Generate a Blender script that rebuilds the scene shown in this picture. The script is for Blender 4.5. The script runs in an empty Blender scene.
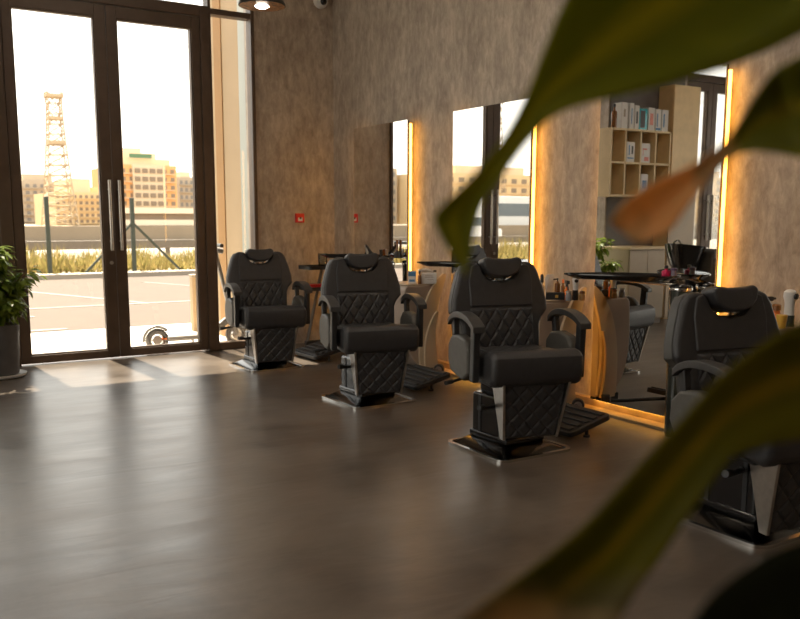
import bpy, bmesh, math, random
from mathutils import Vector, Matrix
random.seed(7)
PI = math.pi
S = bpy.context.scene
COL = S.collection
def R(d): return math.radians(d)

# ------------------------------------------------------------------ camera
FPX, YAW, PITCH, ROLL, CY = 864.74, 0.564033, 0.145840, -0.002264, 345.94
EYE = Vector((0, 0, 1.25))
_f = Vector((math.sin(YAW)*math.cos(PITCH), math.cos(YAW)*math.cos(PITCH), -math.sin(PITCH)))
_r = Vector((math.cos(YAW), -math.sin(YAW), 0)); _d = _f.cross(_r)
_r2 = _r*math.cos(ROLL) + _d*math.sin(ROLL); _d2 = _d*math.cos(ROLL) - _r*math.sin(ROLL)
def ray(px, py): return _r2*((px-400)/FPX) + _d2*((py-CY)/FPX) + _f
def onz(px, py, z=0.0):
    d = ray(px, py); return EYE + d*((z-EYE.z)/d.z)
def ony(px, py, y):
    d = ray(px, py); return EYE + d*(y/d.y)
def depth(px, py, t): return EYE + ray(px, py)*t

cam = bpy.data.cameras.new('camera'); co = bpy.data.objects.new('camera', cam); COL.objects.link(co)
co.matrix_world = Matrix(((_r2.x, -_d2.x, -_f.x, EYE.x), (_r2.y, -_d2.y, -_f.y, EYE.y), (_r2.z, -_d2.z, -_f.z, EYE.z), (0, 0, 0, 1)))
cam.sensor_fit = 'HORIZONTAL'; cam.sensor_width = 36.0
cam.lens = FPX/800*36; cam.shift_y = (CY-309.5)/800
cam.clip_start = .02; cam.clip_end = 2000
cam.dof.use_dof = True; cam.dof.focus_distance = 4.7; cam.dof.aperture_fstop = 4.0
S.camera = co
S.view_settings.view_transform = 'Standard'; S.view_settings.look = 'None'
S.view_settings.gamma = 1; S.view_settings.use_curve_mapping = False
S.view_settings.exposure = 0.12
S.cycles.use_denoising = True; S.cycles.denoising_prefilter = 'ACCURATE'
S.cycles.max_bounces = 10; S.cycles.diffuse_bounces = 5; S.cycles.glossy_bounces = 6; S.cycles.transparent_max_bounces = 16
S.cycles.sample_clamp_indirect = 1.6; S.cycles.blur_glossy = 1.0
S.cycles.caustics_reflective = False

# ------------------------------------------------------------------ materials
MATS = {}
def nodes(name):
    m = bpy.data.materials.new(name); m.use_nodes = True
    nt = m.node_tree; b = nt.nodes['Principled BSDF']; return m, nt, b
def N(nt, t, **kw):
    n = nt.nodes.new(t)
    for k, v in kw.items():
        if k in n.inputs: n.inputs[k].default_value = v
        else: setattr(n, k, v)
    return n
def ramp(nt, fac, stops):
    r = nt.nodes.new('ShaderNodeValToRGB'); e = r.color_ramp.elements
    while len(e) < len(stops): e.new(.5)
    for i, (p, c) in enumerate(stops): e[i].position = p; e[i].color = (*c, 1)
    nt.links.new(fac, r.inputs[0]); return r.outputs[0]
def mat(name, col, rough=.5, metal=0, var=.12, scale=18, bump=0, coat=0, spec=.5, trans=0):
    if name in MATS: return MATS[name]
    m, nt, b = nodes(name)
    tc = N(nt, 'ShaderNodeTexCoord'); nz = N(nt, 'ShaderNodeTexNoise', Scale=scale, Detail=5.0)
    nt.links.new(tc.outputs['Object'], nz.inputs['Vector'])
    lo = tuple(max(0, c*(1-var)) for c in col); hi = tuple(min(1, c*(1+var)) for c in col)
    nt.links.new(ramp(nt, nz.outputs['Fac'], [(.3, lo), (.7, hi)]), b.inputs['Base Color'])
    b.inputs['Roughness'].default_value = rough; b.inputs['Metallic'].default_value = metal
    b.inputs['Coat Weight'].default_value = coat; b.inputs['Specular IOR Level'].default_value = spec
    b.inputs['Transmission Weight'].default_value = trans
    if bump:
        bp = N(nt, 'ShaderNodeBump', Strength=bump, Distance=.01)
        n2 = N(nt, 'ShaderNodeTexNoise', Scale=scale*8, Detail=4.0); nt.links.new(tc.outputs['Object'], n2.inputs['Vector'])
        nt.links.new(n2.outputs['Fac'], bp.inputs['Height']); nt.links.new(bp.outputs[0], b.inputs['Normal'])
    MATS[name] = m; return m
def emit(name, col, s):
    if name in MATS: return MATS[name]
    m, nt, b = nodes(name); b.inputs['Base Color'].default_value = (*col, 1)
    b.inputs['Emission Color'].default_value = (*col, 1); b.inputs['Emission Strength'].default_value = s
    MATS[name] = m; return m
def glass_mat(name, tint, refl=1.0):
    m = bpy.data.materials.new(name); m.use_nodes = True; nt = m.node_tree; nt.nodes.clear()
    o = N(nt, 'ShaderNodeOutputMaterial'); t = N(nt, 'ShaderNodeBsdfTransparent'); g = N(nt, 'ShaderNodeBsdfGlossy', Roughness=.01)
    t.inputs[0].default_value = (*tint, 1); f = N(nt, 'ShaderNodeFresnel', IOR=1.45)
    ml = N(nt, 'ShaderNodeMath', operation='MULTIPLY'); ml.inputs[1].default_value = refl
    mx = N(nt, 'ShaderNodeMixShader'); nt.links.new(f.outputs[0], ml.inputs[0]); nt.links.new(ml.outputs[0], mx.inputs[0])
    nt.links.new(t.outputs[0], mx.inputs[1]); nt.links.new(g.outputs[0], mx.inputs[2]); nt.links.new(mx.outputs[0], o.inputs[0])
    return m
def wallpaper():
    m, nt, b = nodes('wallpaper')
    tc = N(nt, 'ShaderNodeTexCoord'); mp = N(nt, 'ShaderNodeMapping'); mp.inputs['Scale'].default_value = (7, 7, 3.0)
    nt.links.new(tc.outputs['Object'], mp.inputs[0])
    a = N(nt, 'ShaderNodeTexNoise', Scale=2.6, Detail=10.0, Roughness=.72, Distortion=.35); nt.links.new(mp.outputs[0], a.inputs['Vector'])
    c = N(nt, 'ShaderNodeTexNoise', Scale=.55, Detail=3.0); nt.links.new(mp.outputs[0], c.inputs['Vector'])
    ad = N(nt, 'ShaderNodeMath', operation='MULTIPLY_ADD'); ad.inputs[1].default_value = .7
    mu = N(nt, 'ShaderNodeMath', operation='MULTIPLY'); mu.inputs[1].default_value = .3
    nt.links.new(c.outputs['Fac'], mu.inputs[0]); nt.links.new(a.outputs['Fac'], ad.inputs[0]); nt.links.new(mu.outputs[0], ad.inputs[2])
    nt.links.new(ramp(nt, ad.outputs[0], [(.37, (.27, .215, .17)), (.5, (.40, .33, .262)), (.63, (.54, .455, .365))]), b.inputs['Base Color'])
    b.inputs['Roughness'].default_value = .55
    bp = N(nt, 'ShaderNodeBump', Strength=.12, Distance=.01); nt.links.new(a.outputs['Fac'], bp.inputs['Height']); nt.links.new(bp.outputs[0], b.inputs['Normal'])
    return m
def floor_mat():
    m, nt, b = nodes('microcement')
    tc = N(nt, 'ShaderNodeTexCoord')
    a = N(nt, 'ShaderNodeTexNoise', Scale=1.5, Detail=11.0, Roughness=.66, Distortion=.35); nt.links.new(tc.outputs['Object'], a.inputs['Vector'])
    mp = N(nt, 'ShaderNodeMapping'); mp.inputs['Scale'].default_value = (1.0, 3.2, 1); mp.inputs['Rotation'].default_value = (0, 0, .35)
    nt.links.new(tc.outputs['Object'], mp.inputs[0])
    c = N(nt, 'ShaderNodeTexNoise', Scale=1.7, Detail=4.0, Roughness=.5, Distortion=.3); nt.links.new(mp.outputs[0], c.inputs['Vector'])
    nt.links.new(ramp(nt, a.outputs['Fac'], [(.33, (.07, .053, .041)), (.67, (.165, .13, .102))]), b.inputs['Base Color'])
    mx = N(nt, 'ShaderNodeMath', operation='ADD'); nt.links.new(a.outputs['Fac'], mx.inputs[0]); nt.links.new(c.outputs['Fac'], mx.inputs[1])
    rr = N(nt, 'ShaderNodeMapRange'); rr.inputs[1].default_value = .75; rr.inputs[2].default_value = 1.25; rr.inputs[3].default_value = .285; rr.inputs[4].default_value = .37
    nt.links.new(mx.outputs[0], rr.inputs[0]); nt.links.new(rr.outputs[0], b.inputs['Roughness'])
    bp = N(nt, 'ShaderNodeBump', Strength=.25, Distance=.01); e = N(nt, 'ShaderNodeTexNoise', Scale=2.4, Detail=5.0, Roughness=.5, Distortion=.8); nt.links.new(mp.outputs[0], e.inputs['Vector']); nt.links.new(e.outputs['Fac'], bp.inputs['Height']); nt.links.new(bp.outputs[0], b.inputs['Normal'])
    b.inputs['Specular IOR Level'].default_value = .9; b.inputs['Specular Tint'].default_value = (1, .95, .87, 1)
    return m
WALLP, FLOORM = wallpaper(), floor_mat()
GLASS = glass_mat('door_glass', (.96, .96, .94), .55)
CLEAR = glass_mat('clear_plastic', (.8, .82, .82), 1.0)
FRAME = mat('bronze_frame', (.10, .066, .046), .38, .2, .15, 8)
FRAMEIN = mat('bronze_bead', (.10, .065, .04), .4, .3)
CHROME = mat('chrome', (.72, .70, .67), .16, 1, .05)
BRUSH = mat('brushed_steel', (.55, .52, .48), .3, 1, .1, 40)
LEATHER = mat('black_leather', (.036, .035, .037), .42, 0, .12, 30, .18)
LEATHERG = mat('grey_leather', (.085, .08, .07), .5, 0, .1, 30, .15)
BLKM = mat('black_enamel', (.012, .012, .013), .16, 0, .1, 10, 0, .4)
BLKP = mat('black_plastic', (.02, .02, .021), .4)
MIRROR = mat('mirror_silver', (.86, .86, .85), .0, 1, .0)
BRONZE = mat('mirror_edge', (.10, .055, .03), .35, .4)
AMBER = emit('amber_led', (1, .47, .07), 9); AMBERLO = emit('amber_led_low', (1, .5, .08), 5)
CREAM = mat('cream_laminate', (.50, .40, .29), .42, 0, .05, 6)
CREAM2 = mat('petal_cream', (.62, .49, .34), .36, 0, .05, 6)
TAUPE = mat('taupe_laminate', (.36, .29, .23), .42, 0, .06, 6)
WOODT = mat('tan_wood', (.85, .63, .34), .45, 0, .09, 7)
WOODL = mat('light_wood', (.76, .60, .36), .5, 0, .08, 7)
WOODD = mat('shelf_back_wood', (.38, .27, .16), .55, 0, .08, 7)
WHITE = mat('white_paint', (.75, .73, .70), .5, 0, .03)
PAPER = mat('white_card', (.72, .70, .68), .6, 0, .04)
ORANGE = mat('orange_plastic', (.85, .20, .03), .4)
RED = mat('red_plastic', (.70, .025, .02), .35)
MAGENTA = mat('magenta_bottle', (.60, .02, .10), .3)
TEAL = mat('teal_liquid', (.02, .35, .42), .15, 0, .1, 8, 0, .5)
BLUE = mat('blue_print', (.08, .22, .42), .5)
PINK = mat('pink_print', (.7, .25, .2), .5)
GOLD = mat('gold_print', (.7, .42, .1), .35, .6)
AMBERB = mat('amber_bottle', (.22, .09, .03), .2, 0, .1, 8, 0, .4)
YELLOWP = mat('yellow_tub', (.75, .42, .06), .4)
POTG = mat('grey_pot', (.09, .085, .085), .6, 0, .15, 12, .1)
SOIL = mat('soil', (.06, .035, .02), .9, 0, .4, 60, .6)
BARK = mat('bark', (.25, .15, .07), .8, 0, .3, 30, .5)
CONC = mat('pale_concrete', (.28, .235, .18), .85, 0, .1, .6)
PAVE = mat('pale_paving', (.62, .58, .52), .85, 0, .05, 1.5)
ASPH = mat('sunny_asphalt', (0.064, 0.044, 0.030), .9, 0, .08, 2)
SAND = mat('sand', (0.198, 0.158, 0.112), .95, 0, .15, .4)
LINEW = mat('road_paint', (.16, .145, .125), .8, 0, .05)
GREENP = mat('green_post', (.03, .036, .02), .5)
EXTW = mat('exterior_cream', (.36, .26, .15), .7, 0, .04, 3)
EXTB = mat('exterior_brown', (.26, .14, .045), .7, 0, .04, 3)
EXTG = mat('exterior_grey', (.36, .38, .34), .4, 0, .04, 3)

# ------------------------------------------------------------------ mesh helpers
def B(): return bmesh.new()
def box(bm, x0, x1, y0, y1, z0, z1, M=None):
    vs = [bm.verts.new((x, y, z)) for z in (z0, z1) for (x, y) in ((x0, y0), (x1, y0), (x1, y1), (x0, y1))]
    if M is not None:
        for v in vs: v.co = M @ v.co
    for f in ((3, 2, 1, 0), (4, 5, 6, 7), (0, 1, 5, 4), (1, 2, 6, 5), (2, 3, 7, 6), (3, 0, 4, 7)): bm.faces.new([vs[i] for i in f])
    return vs
def frame_of(d):
    d = d.normalized(); a = Vector((0, 0, 1)) if abs(d.z) < .9 else Vector((1, 0, 0))
    u = d.cross(a).normalized(); return u, d.cross(u).normalized()
def tube(bm, pts, r, seg=10, cap=True):
    pts = [Vector(p) for p in pts]; rings = []
    rr = r if isinstance(r, (list, tuple)) else [r]*len(pts)
    u = None
    for i, p in enumerate(pts):
        d = (pts[min(i+1, len(pts)-1)] - pts[max(i-1, 0)]).normalized()
        if u is None: u, v = frame_of(d)
        else:
            u = (u - d*u.dot(d)).normalized(); v = d.cross(u)
        rings.append([bm.verts.new(p + (u*math.cos(2*PI*k/seg) + v*math.sin(2*PI*k/seg))*rr[i]) for k in range(seg)])
    for a, b in zip(rings, rings[1:]):
        for k in range(seg): bm.faces.new((a[k], a[(k+1) % seg], b[(k+1) % seg], b[k]))
    if cap: bm.faces.new(rings[0][::-1]); bm.faces.new(rings[-1])
def bar(bm, p0, p1, w, h):
    p0, p1 = Vector(p0), Vector(p1); u, v = frame_of(p1-p0); rs = []
    for p in (p0, p1): rs.append([bm.verts.new(p + u*sx*w/2 + v*sy*h/2) for sx, sy in ((-1, -1), (1, -1), (1, 1), (-1, 1))])
    a, b = rs
    for k in range(4): bm.faces.new((a[k], a[(k+1) % 4], b[(k+1) % 4], b[k]))
    bm.faces.new(a[::-1]); bm.faces.new(b)
def lathe(bm, prof, c=(0, 0, 0), seg=24, sx=1, sy=1):
    c = Vector(c); rings = []
    for r, z in prof:
        rings.append([bm.verts.new(c + Vector((max(r, 1e-4)*sx*math.cos(2*PI*k/seg), max(r, 1e-4)*sy*math.sin(2*PI*k/seg), z))) for k in range(seg)])
    for a, b in zip(rings, rings[1:]):
        for k in range(seg): bm.faces.new((a[k], a[(k+1) % seg], b[(k+1) % seg], b[k]))
    bm.faces.new(rings[0][::-1]); bm.faces.new(rings[-1])
def prism(bm, poly, axis, a0, a1, M=None):
    def P(u, v, a): return Vector({'x': (a, u, v), 'y': (u, a, v), 'z': (u, v, a)}[axis])
    A = [bm.verts.new(P(u, v, a0)) for u, v in poly]; Bv = [bm.verts.new(P(u, v, a1)) for u, v in poly]
    n = len(poly)
    bm.faces.new(A); bm.faces.new(Bv[::-1])
    for i in range(n): bm.faces.new((A[i], Bv[i], Bv[(i+1) % n], A[(i+1) % n]))
    if M is not None:
        for v in A+Bv: v.co = M @ v.co
def ringprism(bm, outer, inner, z0, z1):
    n = len(outer); L = []
    for poly, z in ((outer, z0), (outer, z1), (inner, z1), (inner, z0)): L.append([bm.verts.new((x, y, z)) for x, y in poly])
    for a, b in ((0, 1), (1, 2), (2, 3), (3, 0)):
        for i in range(n): bm.faces.new((L[a][i], L[a][(i+1) % n], L[b][(i+1) % n], L[b][i]))
def rrect(hx, hy, r, n=6, cx=0, cy=0):
    out = []
    for qx, qy, a0 in ((1, 1, 0), (-1, 1, 90), (-1, -1, 180), (1, -1, 270)):
        for k in range(n+1):
            a = R(a0 + 90*k/n); out.append((cx + qx*(hx-r) + r*math.cos(a), cy + qy*(hy-r) + r*math.sin(a)))
    return out
def obj(name, bm, m, parent=None, bevel=0, seg=3, smooth=True, sub=0, loc=None):
    bmesh.ops.recalc_face_normals(bm, faces=bm.faces[:])
    me = bpy.data.meshes.new(name); bm.to_mesh(me); bm.free()
    me.materials.append(m)
    o = bpy.data.objects.new(name, me); COL.objects.link(o)
    if smooth:
        for p in me.polygons: p.use_smooth = True
    if bevel:
        md = o.modifiers.new('bevel', 'BEVEL'); md.width = bevel; md.segments = seg; md.limit_method = 'ANGLE'; md.angle_limit = R(35)
        if smooth:
            wn = o.modifiers.new('wn', 'WEIGHTED_NORMAL'); wn.keep_sharp = True
    elif smooth:
        try: me.set_sharp_from_angle(angle=R(35))
        except Exception: pass
    if sub:
        md = o.modifiers.new('sub', 'SUBSURF'); md.levels = sub; md.render_levels = sub
    if parent is not None: o.parent = parent
    if loc is not None: o.location = loc
    return o
def tag(o, label=None, cat=None, group=None, kind=None):
    if label: o['label'] = label
    if cat: o['category'] = cat
    if group: o['group'] = group
    if kind: o['kind'] = kind
    return o
def thing(name, loc=(0, 0, 0), rz=0, label=None, cat=None, group=None, kind=None):
    o = bpy.data.objects.new(name, None); COL.objects.link(o); o.location = loc; o.rotation_euler = (0, 0, rz); o.empty_display_size = .1
    return tag(o, label, cat, group, kind)
def kids(o): return [c for c in bpy.data.objects if c.parent == o]
def copy_tree(o, parent=None):
    c = o.copy(); COL.objects.link(c)
    if parent is not None: c.parent = parent
    for ch in kids(o): copy_tree(ch, c)
    return c
def quilt(bm, w0, w1, h, nx, ny, s, puff, M, edge=.012, asp=1.25):
    """padded diamond panel in local x (width, w0 at bottom to w1 at top) and z, front toward -y"""
    g = []
    for j in range(ny+1):
        v = j/ny; z = v*h; w = w0 + (w1-w0)*v; row = []
        for i in range(nx+1):
            u = i/nx*2-1; x = u*w/2
            a = (x/s + z/(s*asp)) + .5; b = (x/s - z/(s*asp)) + .5
            d = min(abs(a-round(a)), abs(b-round(b)))*2
            e = min(1, min(1-abs(u), 1)*w/2/edge, v*h/edge, (1-v)*h/edge)
            y = -puff*(1-(1-min(1, d*2.0))**2.4)*max(0, min(1, e))
            row.append(bm.verts.new(M @ Vector((x, y, z))))
        g.append(row)
    for j in range(ny):
        for i in range(nx): bm.faces.new((g[j][i], g[j][i+1], g[j+1][i+1], g[j+1][i]))
    back = [[bm.verts.new(M @ Vector((sx*(w0 if z == 0 else w1)/2, .015, z))) for sx in (-1, 1)] for z in (0, h)]
    bm.faces.new((back[0][0], back[1][0], back[1][1], back[0][1]))
    bm.faces.new(g[0] + [back[0][1], back[0][0]]); bm.faces.new(g[ny][::-1] + [back[1][0], back[1][1]])
    bm.faces.new([r[0] for r in g][::-1] + [back[0][0], back[1][0]]); bm.faces.new([r[nx] for r in g] + [back[1][1], back[0][1]])

# ------------------------------------------------------------------ setting
XW, YD, CEIL = 4.19, 7.91, 4.3
XL, YB = -4.6, -3.2
def struct(name, bm, m, parent=None, **k):
    o = obj(name, bm, m, parent, smooth=False, **k)
    if parent is None: o['kind'] = 'structure'
    return o
bm = B(); box(bm, XL-.2, XW+.2, YB-.2, YD+.06, -.12, 0); struct('floor', bm, FLOORM)
CEILM = mat('ceiling_paint', (.55, .5, .44), .8, 0, .03)
bm = B(); box(bm, XL-.2, XW+.2, YB-.2, YD+.2, CEIL, CEIL+.15); struct('ceiling', bm, CEILM)
bm = B(); box(bm, XW, XW+.2, YB-.2, YD+.2, -.02, CEIL); struct('wall_right', bm, WALLP)
bm = B(); box(bm, XL-.2, XW, YB-.2, YB, -.02, CEIL); struct('wall_back', bm, WALLP)
# front wall: papered bay beside the doors, pier behind the counter, header over the doors
bm = B()
box(bm, 3.35, XW, YD-.03, YD+.2, -.02, CEIL)
box(bm, -.95, .42, 7.65, YD+.2, -.02, CEIL)
box(bm, XL, -3.05, YD-.03, YD+.2, -.02, CEIL)
box(bm, .42, 3.35, YD-.02, YD+.2, 3.36, CEIL); box(bm, -3.05, -.95, YD-.02, YD+.2, 3.36, CEIL)
struct('wall_front', bm, WALLP)
bm = B(); box(bm, -.9, .4, 7.642, 7.652, 0, 3.36); struct('wall_front_shade', bm, mat('pier_shade', (.13, .115, .105), .6, 0, .15, 6))  # added dark board; the shade on the pier wall is its colour
# left wall, unseen; its long window is added to let sky light in
bm = B()
box(bm, XL-.2, XL, YB, 1.0, -.02, CEIL); box(bm, XL-.2, XL, 6.4, YD, -.02, CEIL)
box(bm, XL-.2, XL, 1.0, 6.4, -.02, .12); box(bm, XL-.2, XL, 1.0, 6.4, 3.3, CEIL)
struct('wall_left', bm, WALLP)
w = thing('window_4', (XL, 0, 0), kind='structure')
bm = B()
for y in (1.0, 2.8, 4.6, 6.34): box(bm, -.1, .02, y, y+.06, .12, 3.3)
box(bm, -.09, .01, 1, 6.4, .12, .18); box(bm, -.09, .01, 1, 6.4, 3.24, 3.3)
obj('window_frame', bm, FRAME, w, smooth=False)
for y in (1.06, 2.86, 4.66):
    bm = B(); box(bm, -.045, -.035, y, y+1.74, .18, 3.24); obj('glass_pane', bm, GLASS, w, smooth=False)

def double_door(n, x0):
    """glazed double door, left frame edge at x0; two 0.83 m leaves"""
    d = thing('door_%d' % n, (x0, YD, 0), kind='structure')
    bm = B(); box(bm, -.08, .02, -.06, .08, 0, 3.15); box(bm, 1.682, 1.76, -.06, .08, 0, 3.15); box(bm, .02, 1.682, -.06, .08, 3.055, 3.15)
    obj('door_frame', bm, FRAME, d, .006, 2, False)
    for side, (a, b) in enumerate(((.023, .849), (.853, 1.68))):
        g0, g1 = (a+.075, b-.095) if side == 0 else (a+.085, b-.075)
        bm = B(); box(bm, a, g0, -.045, .03, .012, 3.05); box(bm, g1, b, -.045, .03, .012, 3.05)
        box(bm, g0, g1, -.045, .03, .012, .08); box(bm, g0, g1, -.045, .03, 2.95, 3.05)
        leaf = obj('door_leaf', bm, FRAME, d, .004, 2, False)
        bm = B(); box(bm, g0, g0+.012, -.035, .02, .08, 2.95); box(bm, g1-.012, g1, -.035, .02, .08, 2.95)
        box(bm, g0+.012, g1-.012, -.035, .02, .08, .092); box(bm, g0+.012, g1-.012, -.035, .02, 2.938, 2.95); obj('glazing_bead', bm, FRAMEIN, leaf, smooth=False)
        bm = B(); box(bm, g0+.012, g1-.012, -.012, -.004, .092, 2.938); obj('glass_pane', bm, GLASS, leaf, smooth=False)
        hx = b-.04 if side == 0 else a+.04
        bm = B(); tube(bm, [(hx, -.095, .97), (hx, -.095, 1.58)], .014, 12)
        for z in (1.05, 1.5): tube(bm, [(hx, -.095, z), (hx, -.04, z)], .008, 8)
        obj('handle', bm, BRUSH, leaf)
        if side == 0:
            bm = B(); tube(bm, [(hx, -.052, .86), (hx, -.044, .86)], .016, 14); obj('lock', bm, BRUSH, leaf)
    return d
double_door(1, 1.14)
double_door(2, -2.58)
bm = B(); box(bm, -.82, -.70, YD-.06, YD+.08, 0, 3.36); struct('door_post', bm, FRAME)
def window(n, panes, frames):
    w = thing('window_%d' % n, (0, YD, 0), kind='structure')
    bm = B()
    for f in frames: box(bm, f[0], f[1], -.05, .07, f[2], f[3])
    obj('window_frame', bm, FRAME, w, .004, 2, False)
    for p in panes:
        bm = B(); box(bm, p[0], p[1], 0, .008, p[2], p[3]); obj('glass_pane', bm, GLASS, w, smooth=False)
    return w
window(1, [(2.928, 3.315, .07, 3.09), (2.928, 3.315, 3.14, 3.36), (1.06, 2.90, 3.15, 3.36)],
       [(2.90, 2.928, 0, 3.36), (3.315, 3.35, 0, 3.36), (2.928, 3.315, 0, .07), (2.928, 3.315, 3.09, 3.14)])
window(2, [(.45, 1.035, .07, 3.09), (.45, 1.035, 3.14, 3.36)], [(.42, .45, 0, 3.36), (1.035, 1.06, 0, 3.36), (.45, 1.035, 0, .07), (.45, 1.035, 3.09, 3.14)])
window(3, [(-3.02, -2.71, .07, 3.09), (-2.66, -.82, 3.15, 3.36)], [(-3.05, -3.02, 0, 3.36), (-2.71, -2.66, 0, 3.36), (-3.02, -2.71, 0, .07), (-3.02, -2.71, 3.09, 3.14)])
# skirting along the mirror wall with a low ledge
SKIRT = mat('oak_skirting', (.55, .40, .22), .5, 0, .2, 9)
bm = B(); box(bm, 4.135, XW, -1.0, YD-.03, 0, .06); box(bm, 4.03, 4.135, -1.0, YD-.03, 0, .014); struct('baseboard_right', bm, SKIRT)

# ------------------------------------------------------------------ mirrors
MC = [6.84, 5.236, 3.636, 2.04]; MW = .935; XM = 4.10
def make_mirror():
    r = thing('wall_mirror')
    bm = B(); box(bm, 0, .008, -MW/2, MW/2, .066, 2.088); obj('mirror_glass', bm, MIRROR, r, smooth=False)
    bm = B(); box(bm, .009, .022, -MW/2+.001, MW/2-.001, .067, 2.087); obj('backing_frame', bm, BRONZE, r, smooth=False)
    bm = B(); box(bm, .023, .088, -MW/2+.06, MW/2-.06, .12, 2.03); obj('mounting_box', bm, BRONZE, r, smooth=False)
    for s in (-1, 1):
        bm = B(); y = s*(MW/2+.006); box(bm, .024, .044, min(y, y-s*.022), max(y, y-s*.022), .07, 2.06); tag(obj('led_strip', bm, AMBER, r, smooth=False), 'amber light strip behind the mirror edge')
    bm = B(); box(bm, .012, .03, -MW/2+.02, MW/2-.02, .062, .065); tag(obj('led_strip', bm, AMBERLO, r, smooth=False), 'amber light strip under the mirror edge')
    return r
mlab = ['tall backlit wall mirror nearest the corner, mostly reflecting the papered wall',
        'tall backlit wall mirror reflecting the glass doors and the sky, second from the corner',
        'tall backlit wall mirror reflecting the wooden cube shelf and counter',
        'tall backlit wall mirror beside the nearest barber chair, furthest from the corner']
m0 = None
for i, yc in enumerate(MC):
    m = make_mirror() if i == 0 else copy_tree(m0)
    m0 = m0 or m
    m.location = (XM, yc, 0); tag(m, mlab[i], 'mirror', 'backlit mirrors on the right wall')

# ------------------------------------------------------------------ barber chairs
def arc(pts, n=6):
    """catmull-rom through 2D or 3D points"""
    P = [Vector(p) for p in pts]; out = []
    for i in range(len(P)-1):
        p0, p1, p2, p3 = P[max(i-1, 0)], P[i], P[i+1], P[min(i+2, len(P)-1)]
        for k in range(n):
            t = k/n
            out.append(.5*((2*p1) + (p2-p0)*t + (2*p0-5*p1+4*p2-p3)*t*t + (3*p1-p0-3*p2+p3)*t**3))
    out.append(P[-1]); return out
def make_chair():
    r = thing('barber_chair')
    # base plate with its chrome rim and sloping foot
    bm = B(); ringprism(bm, rrect(.255, .26, .06), rrect(.232, .237, .04), 0, .014); obj('base_rim', bm, CHROME, r)
    bm = B(); n = 0
    lo, hi = rrect(.235, .24, .04), rrect(.14, .16, .02)
    A = [bm.verts.new((x, y, .004)) for x, y in lo]; C2 = [bm.verts.new((x, y+.02, .05)) for x, y in hi]
    for i in range(len(A)): bm.faces.new((A[i], A[(i+1) % len(A)], C2[(i+1) % len(A)], C2[i]))
    bm.faces.new(A[::-1]); bm.faces.new(C2)
    obj('base_plate', bm, mat('dark_chrome', (.10, .095, .09), .14, 1, .05), r)
    bm = B(); box(bm, -.125, .125, -.135, .175, .06, .30); ped = obj('pedestal', bm, BLKM, r, .018, 3)
    bm = B()
    for x in (-.129, .121):
        for y in (-.09, .09):
            bm = B(); box(bm, x, x+.008, y, y+.02, .08, .29); obj('pedestal_rib', bm, BLKP, ped, smooth=False)
    bm = B(); box(bm, -.10, .10, -.11, .15, .29, .405); obj('pump_housing', bm, BLKM, r, .03, 3)
    bm = B(); box(bm, -.135, .135, -.145, .185, .05, .085); obj('pedestal_foot', bm, BLKM, r, .01, 2)
    bm = B(); tube(bm, arc([(-.125, -.06, .25), (-.17, -.085, .262), (-.22, -.095, .262), (-.26, -.10, .268)], 4), .011, 8)
    tube(bm, [(-.255, -.10, .268), (-.29, -.105, .272)], .016, 10); tube(bm, [(-.14, -.06, .25), (.14, -.06, .25)], .014, 10)
    obj('pump_lever', bm, BLKP, r)
    bm = B(); box(bm, -.23, .23, -.28, .14, .395, .43); obj('seat_frame', bm, BLKP, r, .01, 2)
    # front panel under the seat with chrome sides
    M = Matrix.Translation((0, -.285, .125)) @ Matrix.Rotation(R(9), 4, 'X')
    bm = B(); quilt(bm, .285, .345, .31, 84, 80, .084, .008, M, .012, 1.1); tag(obj('calf_panel', bm, LEATHER, r), 'diamond quilted panel below the seat')
    for s in (-1, 1):
        bm = B()
        prism(bm, [(-.288, .115), (-.245, .115), (-.20, .42), (-.36, .44)], 'x', s*.150-.007, s*.150+.007)
        for v in bm.verts: v.co.x += s*.034*((v.co.z-.115)/.31)
        obj('chrome_side_plate', bm, BRUSH, r, .003, 2, False)
    # seat cushion
    bm = B(); prism(bm, [(-.37, .445), (-.38, .50), (-.375, .555), (-.35, .585), (-.30, .588), (-.2, .565), (0, .545), (.14, .54), (.14, .43), (-.2, .415), (-.33, .405), (-.36, .415)], 'x', -.255, .255)
    seat = obj('seat', bm, LEATHER, r, .032, 4)
    M = Matrix.Translation((0, -.25, .565)) @ Matrix.Rotation(R(-92.5), 4, 'X') @ Matrix.Rotation(0, 4, 'Z')
    bm = B(); quilt(bm, .38, .38, .32, 64, 54, .078, .006, M); tag(obj('quilted_pad', bm, LEATHER, seat), 'diamond stitched top of the seat')
    # backrest, leaning back
    LEAN = Matrix.Translation((0, .085, .50)) @ Matrix.Rotation(R(-10), 4, 'X')
    half = [(.235, -.03), (.262, .03), (.268, .17), (.288, .21), (.332, .25), (.328, .31), (.306, .385), (.272, .475), (.245, .512), (.20, .525), (.155, .522),
            (.128, .505), (.112, .468), (.085, .438), (.045, .422)]
    half = [(x*.855, z) for x, z in half]
    poly = half + [(-x, z) for x, z in half[::-1]]
    bm = B(); prism(bm, poly, 'y', 0, .09, LEAN); back = obj('backrest', bm, LEATHER, r, .022, 4)
    bm = B(); quilt(bm, .37, .37, .235, 96, 66,   .076, .010, LEAN @ Matrix.Translation((0, -.004, .03)), .012, 1.5); tag(obj('quilted_panel', bm, LEATHER, back), 'diamond quilted lower half of the backrest')
    bm = B(); prism(bm, [(x*.88, z) for x, z in [(-.21, .275), (.21, .275), (.215, .42), (.195, .50), (.16, .512), (.135, .497), (.117, .455), (.085, .424), (.0, .408), (-.085, .424), (-.117, .455), (-.135, .497), (-.16, .512), (-.195, .50), (-.215, .42)]], 'y', -.010, .01, LEAN); obj('upper_cushion', bm, LEATHER, back, .008, 3)
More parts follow.
